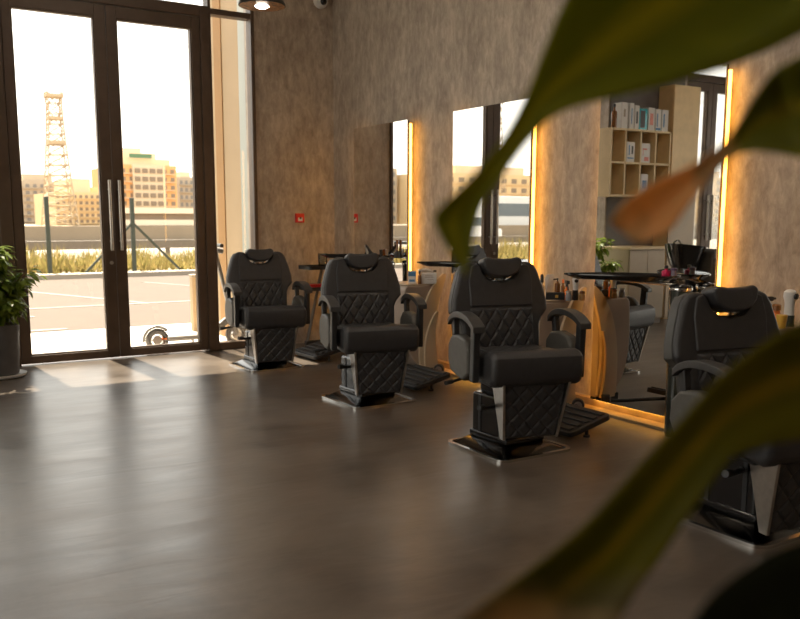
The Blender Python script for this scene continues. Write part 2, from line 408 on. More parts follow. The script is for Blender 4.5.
    for s in (-1, 1):
        bm = B()
        hp = [(x, z) for x, z in half[:9]]
        side = [(s*(x+.004), z) for x, z in hp] + [(s*(x-.02), z) for x, z in hp[::-1]]
        prism(bm, side, 'y', .03, .086, LEAN); tag(obj('side_cover', bm, mat('side_leather', (.055, .052, .047), .5, 0, .1, 30, .15), back, .004, 2), 'grey leather side of the backrest')
    # headrest half moon in the notch
    bm = B()
    hp = [(-.135, .525), (-.12, .478), (-.085, .448), (-.04, .434), (.04, .434), (.085, .448), (.12, .478), (.135, .525), (.11, .545), (.05, .535), (-.05, .535), (-.11, .545)]
    prism(bm, [(x*.88, z) for x, z in hp], 'y', -.055, .045, LEAN); hr = obj('headrest', bm, LEATHER, r, .028, 4)
    for x in (-.04, .04):
        bm = B(); tube(bm, [LEAN @ Vector((x, .07, .38)), LEAN @ Vector((x, .03, .46))], .007, 8); obj('headrest_post', bm, CHROME, hr)
    # arms: arched pad, two posts, side panel
    for s in (-1, 1):
        a = arc([(.10, .70), (.06, .73), (-.01, .752), (-.11, .755), (-.21, .737), (-.29, .70)], 4)
        up = [(p.x, p.y+.012) for p in a]; dn = [(p.x, p.y-.02) for p in a][::-1]
        bm = B(); prism(bm, up+dn, 'x', s*.298-.033, s*.298+.033); pad = tag(obj('armrest', bm, mat('arm_leather', (.045, .043, .042), .4, 0, .1, 30, .1), r, .014, 3), None)
        bm = B(); prism(bm, [(-.265, .70), (-.215, .72), (-.20, .42), (-.255, .42)], 'x', s*.298-.018, s*.298+.018); obj('arm_post', bm, BLKP, pad, .006, 2)
        bm = B(); prism(bm, [(.045, .72), (.085, .69), (.05, .52), (.01, .52)], 'x', s*.298-.016, s*.298+.016); obj('arm_post', bm, BLKP, pad, .006, 2)
        bm = B(); pp = [(-.19, .45), (-.10, .405), (.08, .43), (.12, .50), (.115, .58), (.06, .63), (-.04, .645), (-.145, .63), (-.19, .58)]
        prism(bm, pp, 'x', s*.293-.03, s*.293+.03); tag(obj('side_panel', bm, LEATHERG, pad, .018, 3), 'grey leather panel below the arm')
    bm = B(); tube(bm, [(-.27, -.02, .405), (-.36, -.06, .395)], .008, 8); tube(bm, [(-.355, -.058, .396), (-.40, -.075, .392)], .012, 8); obj('recline_lever', bm, BLKP, r)
    return r
chairs = [((2.945, 6.80), -9, 'black quilted barber chair by the glass doors, furthest from the camera'),
          ((2.99, 5.14), -15, 'black quilted barber chair in front of the corner mirror, second from the doors'),
          ((3.01, 3.63), -16, 'black quilted barber chair in the middle of the room, its whole base in clear view'),
          ((3.10, 2.18), -12, 'black quilted barber chair closest to the camera, half hidden by leaves')]
c0 = None
for (x, y), yaw, lab in chairs:
    c = make_chair() if c0 is None else copy_tree(c0)
    c0 = c0 or c
    c.location = (x, y, 0); c.rotation_euler = (0, 0, R(yaw)); tag(c, lab, 'barber chair', 'black barber chairs')
    for ch in kids(c):      # the seat swivels on a base that stays square to the wall
        if ch.name.split('.')[0] in ('base_rim', 'base_plate', 'pedestal', 'pedestal_foot', 'pump_lever', 'pump_housing'): ch.rotation_euler = (0, 0, -R(yaw))
    drop = {6.80: .045, 5.14: .028, 2.18: .065}.get(y, 0)
    for ch in kids(c):      # each seat is pumped to its own height
        if ch.name.split('.')[0] not in ('base_rim', 'base_plate', 'pedestal', 'pedestal_foot', 'pump_lever'): ch.location.z = -drop

# ------------------------------------------------------------------ stations
def make_station():
    r = thing('styling_station')   # origin at the floor under the mirror's far edge
    prof = arc([(-.10, .05), (-.22, .06), (-.335, .20), (-.375, .40), (-.375, .58), (-.365, .69)], 5)
    poly = [(p.x, p.y) for p in prof] + [(-.355, .712), (-.335, .722), (-.07, .722), (-.07, .05)]
    bm = B(); prism(bm, poly, 'y', .045, .40); obj('cabinet', bm, mat('station_laminate', (.43, .34, .27), .42, 0, .05, 6), r, .012, 3)
    bm = B(); box(bm, -.345, -.06, .05, .395, .722, .734); obj('counter_top', bm, CREAM, r, .004, 2)
    def petal(tip, outer, inner, y0, t):
        o = arc(outer, 6); i = arc(inner, 6)
        poly = [(p.x, p.y) for p in o] + [(p.x, p.y) for p in i[::-1]]
        bm = B(); prism(bm, poly, 'y', y0, y0+t); return obj('petal_panel', bm, CREAM2, r, .006, 2)
    petal(0, [(-.235, .07), (-.24, .2), (-.235, .35), (-.21, .50), (-.17, .62), (-.11, .72), (-.05, .785), (-.012, .812)], [(-.06, .07), (-.075, .2), (-.085, .3), (-.085, .4), (-.075, .5), (-.05, .6), (-.015, .70), (.008, .79), (.004, .808)], .02, .022)
    petal(0, [(-.20, .055), (-.205, .2), (-.185, .33), (-.14, .44), (-.10, .50), (-.085, .512)], [(-.07, .055), (-.095, .16), (-.105, .28), (-.098, .4), (-.075, .495), (-.078, .51)], -.004, .022)
    bm = B(); box(bm, -.30, -.08, .06, .38, 0, .06); obj('plinth', bm, BLKP, r, smooth=False)
    return r
SY = [yc+MW/2+.015 for yc in MC]
slab = [None, 'cream styling station with petal sides topped by white boxes',
        'cream styling station with petal sides topped by spray bottles and a black gift box', 'cream styling station at the right edge, behind the nearest chair']
s0 = None
for i, y in enumerate(SY):
    if i == 0: continue
    s = make_station() if s0 is None else copy_tree(s0)
    s0 = s0 or s
    s.location = (4.06, y, 0); tag(s, slab[i], 'styling station', 'cream styling stations along the mirror wall')
# ribbed footrests
def make_footrest():
    r = thing('footrest')  # origin on the floor under the hub
    tilt = Matrix.Translation((-.475, 0, .075)) @ Matrix.Rotation(R(-13), 4, 'Y')
    bm = B(); prism(bm, [(p[0], p[1]) for p in rrect(.165, .24, .035, 4, 0, -.33)], 'z', -.02, .012, tilt); plate = obj('foot_plate', bm, BLKP, r, .006, 2)
    for k in range(5):
        bm = B(); x = -.125+.0625*k; box(bm, x-.018, x+.018, -.54, -.12, .012, .022, tilt); obj('rib', bm, BLKP, plate, .004, 2)
    bm = B(); tube(bm, [tilt @ Vector((-.01, -.535, -.01)), (-.48, -.535, .012)], .011, 10); tube(bm, [(-.48, -.535, 0), (-.48, -.535, .014)], .02, 12); obj('peg_leg', bm, BLKP, r)
    bm = B(); tube(bm, arc([(-.03, .0, .045), (-.15, -.06, .04), (-.30, -.2, .06), (-.42, -.33, .07)], 4), .012, 8); obj('pivot_arm', bm, BLKP, r)
    bm = B(); tube(bm, [(-.055, -.02, .042), (-.015, .02, .042)], .042, 20); hub = obj('hub', bm, BLKP, r, .006, 2)
    bm = B(); tube(bm, [(-.06, -.0255, .042), (-.054, -.0195, .042)], .026, 18); obj('hub_cap', bm, mat('hub_grey', (.22, .17, .15), .45), hub)
    return r
f0 = None
for i in range(3):
    f = make_footrest() if f0 is None else copy_tree(f0)
    f0 = f0 or f
    f.location = (4.01, SY[i]-.03, 0)
    tag(f, ['black ribbed footrest on the floor between the first and second chair', 'black ribbed footrest beside the second chair and the white-box station', 'black ribbed footrest beside the middle chair, below the spray bottles'][i], 'footrest', 'ribbed footrests below the mirrors')
# tray stands
def make_tray():
    r = thing('tray_stand')   # origin on floor below the post
    ax = Vector((-.42, .52)).normalized(); nx = Vector((-ax.y, ax.x))
    c = Vector((-.135, .325)); prof = []
    for k in range(48):
        a = 2*PI*k/48; u = math.cos(a)*.335; w = math.sin(a)*.135*(1-.35*math.cos(a))
        prof.append(c + ax*u + nx*(w + .05*(u/.36)**2))
    bm = B(); L = []
    cc = c
    for sc, z in ((.80, .900), (1.0, .925), (1.0, .932), (.9, .915), (.8, .908)):
        L.append([bm.verts.new((cc.x+(p.x-cc.x)*sc, cc.y+(p.y-cc.y)*sc, z)) for p in prof])
    for a, b in zip(L, L[1:]):
        for k in range(48): bm.faces.new((a[k], a[(k+1) % 48], b[(k+1) % 48], b[k]))
    bm.faces.new(L[0][::-1]); bm.faces.new(L[-1]); obj('tray', bm, BLKM, r)
    bm = B(); tube(bm, arc([(0, 0, .875), (-.04, .08, .885), (-.10, .2, .893), (-.15, .32, .897)], 4), .012, 10); tag(obj('bracket_arm', bm, CHROME, r), 'chrome bracket arm')
    bm = B(); lathe(bm, [(.05, 0), (.05, .012), (.055, .014), (.058, .5), (.062, .85)], (0, 0, 0), 24); post = obj('post', bm, mat('smoked_column', (.035, .04, .032), .15, 0, .1, 5, 0, .6), r)
    bm = B(); lathe(bm, [(.066, .85), (.068, .858), (.066, .866)], (0, 0, 0), 28); obj('chrome_ring', bm, CHROME, post)
    bm = B(); lathe(bm, [(.066, .866), (.064, .876), (.05, .884), (.0, .888)], (0, 0, 0), 28); obj('cap', bm, BLKM, post)
    return r
t0 = None
for i in range(3):
    t = make_tray() if t0 is None else copy_tree(t0)
    t0 = t0 or t
    t.location = (3.985, MC[i]-.33, 0)
    tag(t, ['black leaf-shaped tray on a post before the corner mirror, holding brushes', 'black leaf-shaped tray on a post holding the teal jar', 'black leaf-shaped tray on a post holding the magenta bottle'][i], 'tray stand', 'tray stands before the mirrors')

# ------------------------------------------------------------------ small items
def bottle(name, loc, h, r, body, cap, label, cat='bottle', caph=.03, neck=.45, group=None, capn='cap'):
    o = thing(name, loc, 0, label, cat, group)
    bm = B(); lathe(bm, [(r*.9, 0), (r, .006), (r, h*.72), (r*.85, h*.80), (r*neck, h*.86), (r*neck, h)], seg=18); obj('body', bm, body, o)
    bm = B(); lathe(bm, [(r*neck*1.2, h), (r*neck*1.2, h+caph*.8), (r*neck*.8, h+caph)], seg=14); obj(capn, bm, cap, o)
    return o
def spray(name, loc, h, r, body, head, label, rz=0):
    o = bottle(name, loc, h, r, body, head, label, 'spray bottle', .02, .4, None, 'collar')
    o.rotation_euler = (0, 0, rz)
    bm = B(); box(bm, -.035, .03, -.01, .01, h+.018, h+.04); tube(bm, arc([(-.012, 0, h+.02), (-.03, 0, h-.005), (-.038, 0, h-.03)], 3), .005, 6); tube(bm, [(-.035, 0, h+.03), (-.05, 0, h+.03)], .006, 8)
    obj('trigger_head', bm, head, o, .003, 2); return o
def carton(name, loc, w, d, h, rz, m, label, cat='box', group=None, marks=None):
    o = thing(name, loc, rz, label, cat, group)
    bm = B(); box(bm, -w/2, w/2, -d/2, d/2, 0, h); obj('carton', bm, m, o, .002, 2, False)
    for (mx, mz, mw, mh, mm) in (marks or []):
        bm = B(); box(bm, mx*w-mw*w/2, mx*w+mw*w/2, -d/2-.0012, -d/2+.001, mz*h-mh*h/2, mz*h+mh*h/2); obj('printed_mark', bm, mm, o, smooth=False)
    return o
CT = .734
y2, y3, y4 = SY[1], SY[2], SY[3]
TZ = .908
def atx(px, x, z):
    d = ray(px, 300); return (x, x*d.y/d.x, z)
# second station: cartons and tools
carton('carton', atx(429, 3.94, CT), .12, .09, .085, R(-35), PAPER, 'white carton with small print on the second station', marks=[(0, .75, .5, .06, TAUPE), (0, .6, .6, .04, TAUPE), (.1, .4, .4, .04, TAUPE)])
carton('carton', atx(412, 3.84, CT), .065, .06, .10, R(-35), PAPER, 'white and blue carton at the front corner of the second station', marks=[(0, .75, .9, .35, BLUE), (0, .22, .7, .18, BLUE)])
o = thing('hair_clipper', (*atx(427, 3.94, 0)[:2], CT+.086), R(-35), 'silver clipper lying on the white carton', 'clipper')
bm = B(); tube(bm, [(-.075, 0, .014), (-.02, 0, .018), (.05, 0, .014)], [.013, .016, .011], 12); obj('body', bm, BRUSH, o)
bm = B(); box(bm, .05, .075, -.012, .012, .006, .02); obj('blade', bm, BLKP, o, .002, 1)
bottle('bottle', atx(419.5, 3.84, CT), .085, .016, AMBERB, BLKP, 'small brown bottle beside the blue and white carton', caph=.02)
# third station
gb = carton('gift_box', atx(555, 3.86, CT), .12, .08, .045, R(-42), BLKP, 'black box with a gold emblem on the third station', marks=[(.08, .5, .16, .42, GOLD)])
bottle('dropper_bottle', atx(541.5, 3.87, CT), .10, .019, mat('frosted_bottle', (.45, .38, .28), .25), BLKP, 'pale bottle with a black pointed cap at the back of the third station', caph=.055, neck=.5)
o = thing('pump_bottle', (*atx(557, 3.88, 0)[:2], CT+.046), 0, 'black pump bottle standing on the black gift box', 'bottle')
bm = B(); lathe(bm, [(.017, 0), (.018, .004), (.018, .055), (.008, .062), (.008, .07)], seg=16); obj('body', bm, AMBERB, o)
bm = B(); tube(bm, [(0, 0, .07), (0, 0, .085)], .004, 8); tube(bm, [(.004, 0, .086), (-.03, .004, .083)], .005, 8); obj('pump', bm, BLKP, o)
o = thing('tissue_pack', atx(549.5, 3.95, CT), R(-40), 'crumpled clear plastic bag left of the pump bottle', 'plastic bag')
bm = B(); lathe(bm, [(.02, 0), (.033, .03), (.03, .09), (.036, .12), (.022, .15)], seg=14, sy=.6)
for v in bm.verts: v.co += Vector((random.uniform(-.006, .006), random.uniform(-.006, .006), random.uniform(-.004, .004)*(v.co.z > .01)))
obj('bag', bm, mat('cloudy_plastic', (.55, .5, .45), .3, 0, .1, 40), o)
spray('spray_bottle', atx(566.5, 3.90, CT), .085, .017, ORANGE, BLKP, 'orange bottle with a black trigger head on the third station', R(60))
bottle('bottle', atx(562.5, 3.96, CT), .10, .014, AMBERB, ORANGE, 'slim brown bottle with an orange cap behind the pump bottle', caph=.025)
o = thing('hair_trimmer', atx(575, 3.93, CT), R(-30), 'white and black trimmer standing upright on the third station', 'trimmer')
bm = B(); lathe(bm, [(.020, 0), (.021, .004), (.019, .065)], seg=18); obj('charging_base', bm, BLKP, o)
bm = B(); lathe(bm, [(.016, .065), (.017, .09), (.02, .12), (.022, .135), (.014, .15), (.004, .154)], seg=18); obj('body', bm, WHITE, o)
bm = B(); tube(bm, [(0, -.024, .125), (0, -.012, .125)], .012, 14); obj('round_blade', bm, BLKP, o)
bottle('jar', atx(568.5, 3.86, CT), .05, .02, mat('glass_jar', (.3, .3, .32), .1, 0, .1, 8), BRUSH, 'small grey jar left of the white trimmer', 'jar', .015, .8, None, 'lid')
bottle('jar', atx(582, 3.955, CT), .045, .018, mat('amber_jar', (.40, .22, .08), .15), AMBERB, 'small amber jar right of the white trimmer', 'jar', .015, .8, None, 'lid')
# fourth station
spray('spray_bottle', atx(766, 3.82, CT), .10, .022, mat('grey_bottle', (.12, .11, .11), .25), BLKP, 'dark spray bottle behind the nearest chair', R(150))
o = thing('massager', atx(790, 3.86, CT), R(20), 'white round-headed massager at the right edge of the counter', 'massager')
bm = B(); lathe(bm, [(.026, 0), (.027, .03), (.027, .055)], seg=20); obj('base', bm, mat('smoke_jar', (.06, .07, .06), .15), o)
bm = B(); lathe(bm, [(.024, .055), (.023, .11), (.026, .125), (.032, .145), (.03, .168), (.018, .178), (.004, .181)], seg=22); obj('body', bm, WHITE, o)
bm = B(); tube(bm, [(-.012, -.035, .148), (-.008, -.02, .148)], .015, 16); obj('round_button', bm, BLKP, o)
bottle('bottle', atx(777, 3.84, CT), .075, .020, ORANGE, AMBERB, 'brown and orange bottle between the spray bottle and the massager', caph=.03, neck=.9)
o = thing('tub', atx(783, 3.76, CT), 0, 'yellow tub on the counter in front of the massager', 'tub')
bm = B(); lathe(bm, [(.02, 0), (.024, .04), (.025, .055)], seg=18); obj('body', bm, YELLOWP, o)
bm = B(); lathe(bm, [(.026, .055), (.026, .064)], seg=18); obj('lid', bm, YELLOWP, o)
# tray items
p = onz(469, 261, TZ); o = thing('disinfectant_jar', tuple(p), 0, 'teal disinfectant jar on the second tray stand', 'jar')
bm = B(); lathe(bm, [(.034, 0), (.036, .008), (.036, .085), (.03, .09)], seg=22); obj('liquid_jar', bm, TEAL, o)
bm = B(); lathe(bm, [(.031, .09), (.026, .12), (.012, .145), (.01, .155)], seg=18); obj('lid', bm, BRUSH, o)
p = onz(481.5, 262, TZ); o = thing('powder_dispenser', tuple(p), R(30), 'grey cylinder dispenser with a domed lid on the second tray stand', 'dispenser')
bm = B(); lathe(bm, [(.030, 0), (.030, .004), (.030, .145), (.033, .148), (.033, .158)], seg=22); obj('cylinder', bm, mat('smoke_plastic', (.16, .15, .14), .2, 0, .1, 6), o)
bm = B(); lathe(bm, [(.034, .158), (.03, .17), (.016, .178), (.004, .18)], seg=22); obj('lid', bm, BRUSH, o)
bm = B(); tube(bm, arc([(-.03, 0, .15), (-.055, 0, .14), (-.075, 0, .12)], 3), .007, 8); obj('spout', bm, AMBERB, o)
o = bottle('shampoo_bottle', (4.00, 3.43, TZ), .06, .027, MAGENTA, BLKP, 'magenta bottle with a black cap on the third tray stand', caph=.018, neck=.35)
bottle('jar', (4.02, 3.39, TZ), .05, .017, mat('violet_jar', (.2, .16, .22), .3), mat('violet_lid', (.08, .05, .12), .3), 'small grey jar with a violet lid beside the magenta bottle', 'jar', .015, .9, None, 'lid')
for px, rr_, lab in ((397, .016, 'thin black handled brush standing left in the corner tray'), (404, .019, 'stout black handled brush standing right in the corner tray')):
    p = onz(px, 258, TZ); o = thing('neck_brush', tuple(p), 0, lab, 'brush')
    bm = B(); lathe(bm, [(rr_*1.5, 0), (rr_*1.6, .03), (rr_, .06)], seg=16); obj('bristles', bm, BLKP, o)
    bm = B(); lathe(bm, [(rr_*.8, .06), (rr_*.6, .10), (rr_*.85, .15), (rr_*.5, .16)], seg=14); obj('handle', bm, AMBERB, o)
p = onz(384, 258, TZ); o = thing('clipper_stand', tuple(p), R(20), 'chrome and black clipper stand on the corner tray', 'clipper stand')
bm = B(); box(bm, -.06, .06, -.03, .03, 0, .02); obj('stand', bm, BLKP, o, .005, 2)
for k in range(3):
    bm = B(); tube(bm, [(-.04+.04*k, 0, .02), (-.045+.04*k, 0, .075)], [.013, .015], 12); obj('clipper', bm, (BLKP, AMBERB, BRUSH)[k], o)
o = thing('razor_strop', tuple(onz(368, 257, TZ)), R(10), 'black folded razor leaning up on the corner tray', 'razor')
bm = B(); bar(bm, (-.0, 0, 0), (-.03, 0, .105), .012, .02); obj('blade', bm, BRUSH, o, .002, 1)
bm = B(); bar(bm, (-.03, 0, .105), (.06, 0, .015), .016, .024); obj('handle', bm, BLKP, o, .004, 2)

# trolley in the corner
o = thing('tool_trolley', (3.84, 7.50, 0), R(0), 'black tool trolley with two trays against the papered corner wall', 'trolley')
for z, nm in ((.77, 'tray'), (.57, 'tray')):
    bm = B(); ringprism(bm, rrect(.19, .14, .04), rrect(.18, .13, .035), z, z+.035); prism(bm, rrect(.185, .135, .04), 'z', z, z+.008); obj('tray', bm, BLKP, o)
bm = B(); bar(bm, (.06, .10, .78), (-.15, .02, .06), .045, .016); obj('leg', bm, mat('grey_leg', (.13, .12, .11), .4), o, .004, 2)
bm = B(); bar(bm, (.15, .06, .80), (.17, .02, .06), .045, .016); obj('leg', bm, mat('grey_leg', (.13, .12, .11), .4), o, .004, 2)
bm = B(); bar(bm, (-.17, .02, .06), (.19, .02, .06), .05, .03); obj('base_bar', bm, BLKP, o, .006, 2)
for x in (-.16, .18):
    bm = B(); tube(bm, [(x-.012, .02, .03), (x+.012, .02, .03)], .03, 14); obj('caster', bm, BLKP, o)
carton('case', (3.79, 7.46, .579), .24, .12, .05, 0, RED, 'red case in the lower tray of the corner trolley', 'case')
o = thing('glass_tumbler', (3.84, 7.47, .779), 0, 'clear tumbler in the upper tray of the corner trolley', 'glass')
bm = B(); lathe(bm, [(.035, 0), (.04, .004), (.045, .14), (.042, .14), (.037, .012), (.0, .01)], seg=20); obj('tumbler', bm, CLEAR, o)

# ------------------------------------------------------------------ fittings on walls and ceiling
p = ony(299, 218, YD-.03)
o = thing('fire_call_point', (p.x, YD-.03, p.z), 0, 'red fire alarm call point on the papered wall by the doors', 'fire alarm')
bm = B(); box(bm, -.045, .045, -.03, 0, -.045, .045); obj('case', bm, RED, o, .005, 2)
bm = B(); box(bm, -.024, .024, -.033, -.029, -.03, .004); obj('white_panel', bm, WHITE, o, smooth=False)
bm = B(); lathe(bm, [(.011, -.003), (.011, .002)], seg=16)
for v in bm.verts: v.co = Vector((v.co.x, -.034+v.co.z*.3, v.co.y))
obj('press_dot', bm, BLKP, o, smooth=False)
p = ony(320, 1, YD-.03)
o = thing('security_camera', (p.x, YD-.03, p.z), 0, 'white dome security camera high on the wall by the corner', 'security camera')
bm = B(); lathe(bm, [(.075, 0), (.075, .02), (.06, .05), (.03, .06)], seg=24)
for v in bm.verts: v.co = Vector((v.co.x, -v.co.z, v.co.y))
obj('housing', bm, WHITE, o)
bm = B(); bmesh.ops.create_uvsphere(bm, u_segments=18, v_segments=12, radius=.036)
for v in bm.verts: v.co += Vector((.008, -.05, -.012))
obj('lens_dome', bm, BLKM, o)
SHADEO = mat('shade_black', (.03, .025, .02), .4, .3)
def copper():
    m, nt, b = nodes('copper_weave'); tc = N(nt, 'ShaderNodeTexCoord'); w = N(nt, 'ShaderNodeTexNoise', Scale=30.0, Detail=4.0, Distortion=1.0)
    mp = N(nt, 'ShaderNodeMapping'); mp.inputs['Scale'].default_value = (1, 3, 3); nt.links.new(tc.outputs['Object'], mp.inputs[0]); nt.links.new(mp.outputs[0], w.inputs['Vector'])
    nt.links.new(ramp(nt, w.outputs['Fac'], [(.4, (.06, .03, .015)), (.55, (.5, .22, .06)), (.7, (.65, .4, .18))]), b.inputs['Base Color']); b.inputs['Roughness'].default_value = .35; b.inputs['Metallic'].default_value = .6
    return m
COPPER = copper(); BULB = emit('lamp_bulb', (1, .95, .86), 30)
def make_pendant():
    r = thing('pendant_lamp')     # origin at the rim's centre
    bm = B(); lathe(bm, [(.15, 0), (.15, .012), (.125, .05), (.08, .095), (.04, .12), (.035, .16), (.012, .17)], seg=36); obj('shade', bm, SHADEO, r)
    bm = B(); lathe(bm, [(.146, -.002), (.122, .001), (.07, .001), (.05, -.002)], seg=36); tag(obj('inner_shade', bm, COPPER, r), 'copper patterned inner face')
    bm = B(); lathe(bm, [(.0, -.016), (.03, -.012), (.048, 0), (.05, .01)], seg=28); tag(obj('bulb', bm, BULB, r), 'glowing white lamp')
    bm = B(); tube(bm, [(0, 0, .165), (0, 0, CEIL-2.62)], .004, 6); obj('cord', bm, BLKP, r)
    return r
pp = depth(262, 6, 5.55)
p0 = None
for i, (x, y) in enumerate(((pp.x, pp.y), (pp.x, 2.4), (.1, 3.9), (.1, .6))):
    q = make_pendant() if p0 is None else copy_tree(p0)
    p0 = p0 or q
    q.location = (x, y, pp.z)
    tag(q, ['dark pendant lamp with a copper inside hanging before the papered wall', 'dark pendant lamp hanging over the two nearest chairs', 'dark pendant lamp hanging over the open floor', 'dark pendant lamp hanging near the camera'][i], 'pendant lamp', 'pendant lamps')
DL = emit('downlight_glow', (1, .88, .72), 75)
def make_down():
    r = thing('ceiling_light')
    bm = B(); ringprism(bm, [(.16*math.cos(a*PI/16), .16*math.sin(a*PI/16)) for a in range(32)], [(.14*math.cos(a*PI/16), .14*math.sin(a*PI/16)) for a in range(32)], -.03, 0); obj('rim', bm, WHITE, r)
    bm = B(); lathe(bm, [(.138, -.02), (.138, -.002)], seg=32); obj('diffuser', bm, DL, r, smooth=False)
    return r
d0 = None
dl = [(2.4, 4.9), (2.4, 2.6), (2.6, .2), (-.6, 5.6), (-.6, 2.4), (-.6, -.8), (-3.2, 4.4), (-3.2, .6)]
dn = ['above the second chair', 'above the two nearest chairs', 'above the right foreground', 'above the open floor before the counter', 'above the open floor mid room', 'behind the camera', 'by the added left window', 'at the back left']
for (x, y), nm in zip(dl, dn):
    q = make_down() if d0 is None else copy_tree(d0)
    d0 = d0 or q
    q.location = (x, y, CEIL); tag(q, 'round white ceiling light ' + nm, 'ceiling light', 'round ceiling lights')

# ------------------------------------------------------------------ reflected side of the room: counter, shelf, tall unit, wash basin
o = thing('counter_cabinet', (0, 7.15, 0), 0, 'low cream counter cabinet below the wooden cube shelf', 'cabinet')
bm = B(); box(bm, -.11, .50, .02, .49, .06, .90); obj('body', bm, CREAM, o, smooth=False)
for k in range(2):
    bm = B(); box(bm, -.105+.303*k, -.105+.298+.303*k, 0, .02, .07, .885); obj('door', bm, CREAM, o, .002, 1, False)
bm = B(); box(bm, -.11, .50, .04, .48, 0, .06); obj('plinth', bm, TAUPE, o, smooth=False)
bm = B(); box(bm, -.12, .51, -.02, .49, .90, .93); obj('counter_top', bm, WOODL, o, .003, 2, False)
o = thing('cube_shelf', (.62, 7.40, 1.52), 0, 'light wooden wall shelf with eight open cubes', 'shelf')
W, H, D, T = 1.03, .79, .23, .022
bm = B()
for x in (-W, -W*.75, -W*.5, -W*.25): box(bm, x, x+T, 0, D, 0, H)
for z in (0, H/2-T/2, H-T): box(bm, -W, 0, .0, D, z, z+T)
obj('carcass', bm, WOODL, o, smooth=False)
bm = B(); box(bm, -T, 0.002, -.001, D, 0, H+.001); tag(obj('side_board', bm, WOODL, o, smooth=False), 'pale side board')
bm = B(); box(bm, -W+T, -T, D-.015, D, T, H-T); obj('back_board', bm, WOODD, o, smooth=False)
SX, SYY = .62, 7.47
cells = [(-.345, .395+.01, .13, .235, [(0, .2, .8, .06, BLUE), (.2, .6, .12, .5, BLUE), (-.2, .6, .2, .4, BLKP)], 'white carton with blue print in the second upper cube of the shelf'),
         (-.60, .395+.01, .15, .23, [(.1, .7, .5, .08, PINK), (.3, .55, .06, .35, PINK), (-.1, .2, .5, .2, PINK)], 'white carton with pink print in the third upper cube of the shelf'),
         (-.60, T, .12, .25, [(0, .5, .6, .4, BLUE)], 'pale blue carton in the third lower cube of the shelf')]
for x, z, w_, h_, mk, lab in cells: carton('carton', (SX+x, SYY, 1.52+z), w_, .12, h_, 0, PAPER, lab, marks=mk)
tops = [(-.24, .10, .30, PAPER, [(0, .6, .3, .3, TAUPE)], 'narrow white carton at the left of the shelf top'), (-.36, .07, .30, PAPER, [(0, .5, .2, .6, BLUE)], 'thin white carton second from the left on the shelf top'),
        (-.45, .07, .28, PAPER, [(0, .5, .4, .5, BLKP)], 'thin white carton with a dark print beside the teal box'), (-.56, .13, .25, TEAL, [(.1, .5, .6, .8, BLKP)], 'teal and black box on the shelf top'),
        (-.70, .11, .27, PAPER, [(0, .5, .5, .5, PINK)], 'white carton with pink print right of the teal box'), (-.82, .09, .26, PAPER, [(.2, .5, .2, .6, BLUE), (0, .1, .9, .1, BLUE)], 'white carton with a blue foot second from the shelf end'),
        (-.94, .11, .26, PAPER, [(.2, .5, .2, .6, BLUE)], 'white carton with blue print at the right end of the shelf top')]
for x, w_, h_, m_, mk, lab in tops: carton('carton', (SX+x, SYY+.02, 1.52+H), w_, .12, h_, 0, m_, lab, marks=mk)
bottle('bottle', (SX-.11, SYY, 1.52+H), .24, .035, AMBERB, BLKP, 'brown bottle at the left end of the shelf top', caph=.04, neck=.35)
o = thing('tall_cabinet', (-.42, 7.39, 0), 0, 'tall tan wooden cupboard between the shelf and the far doors', 'cupboard')
bm = B(); box(bm, -.48, 0, .02, .24, 0, 2.88); obj('body', bm, WOODT, o, smooth=False)
bm = B(); box(bm, -.478, -.002, 0, .02, 1.72, 2.875); obj('upper_door', bm, WOODT, o, .002, 1, False)
bm = B(); box(bm, -.478, -.002, 0, .02, .02, 1.715); tag(obj('lower_door', bm, CREAM, o, .002, 1, False), 'cream lower door')
# wash unit
o = thing('wash_unit', (.36, 6.48, 0), 0, 'black hair wash basin joined to a grey padded seat', 'wash basin')
bm = B(); box(bm, -.13, .10, -.12, .12, 0, .66); obj('pedestal', bm, BLKM, o, .02, 3)
bm = B()
lathe(bm, [(.05, .64), (.10, .66), (.17, .76), (.21, .90), (.225, .965), (.212, .965), (.19, .90), (.15, .78), (.05, .72), (.0, .715)], seg=32, sx=.95, sy=1)
for v in bm.verts: v.co.z += v.co.x*.12*(v.co.z > .7)
obj('basin', bm, BLKM, o)
bm = B(); tube(bm, arc([(.0, .16, .93), (.0, .15, 1.0), (.0, .09, 1.02), (.0, .03, .97)], 4), .011, 10); obj('tap', bm, CHROME, o)
bm = B(); box(bm, -.62, -.16, -.26, .26, .36, .47); obj('seat', bm, LEATHERG, o, .03, 3)
bm = B(); prism(bm, [(-.24, .40), (-.12, .42), (-.16, .90), (-.22, .94), (-.30, .90)], 'y', -.26, .26); obj('backrest', bm, LEATHERG, o, .03, 3)
for s in (-1, 1):
    bm = B(); box(bm, -.60, -.16, s*.30-.035, s*.30+.035, .25, .66); obj('armrest', bm, LEATHERG, o, .025, 3)
bm = B(); box(bm, -.58, -.12, -.24, .24, 0, .37); obj('base', bm, BLKP, o, .01, 2)

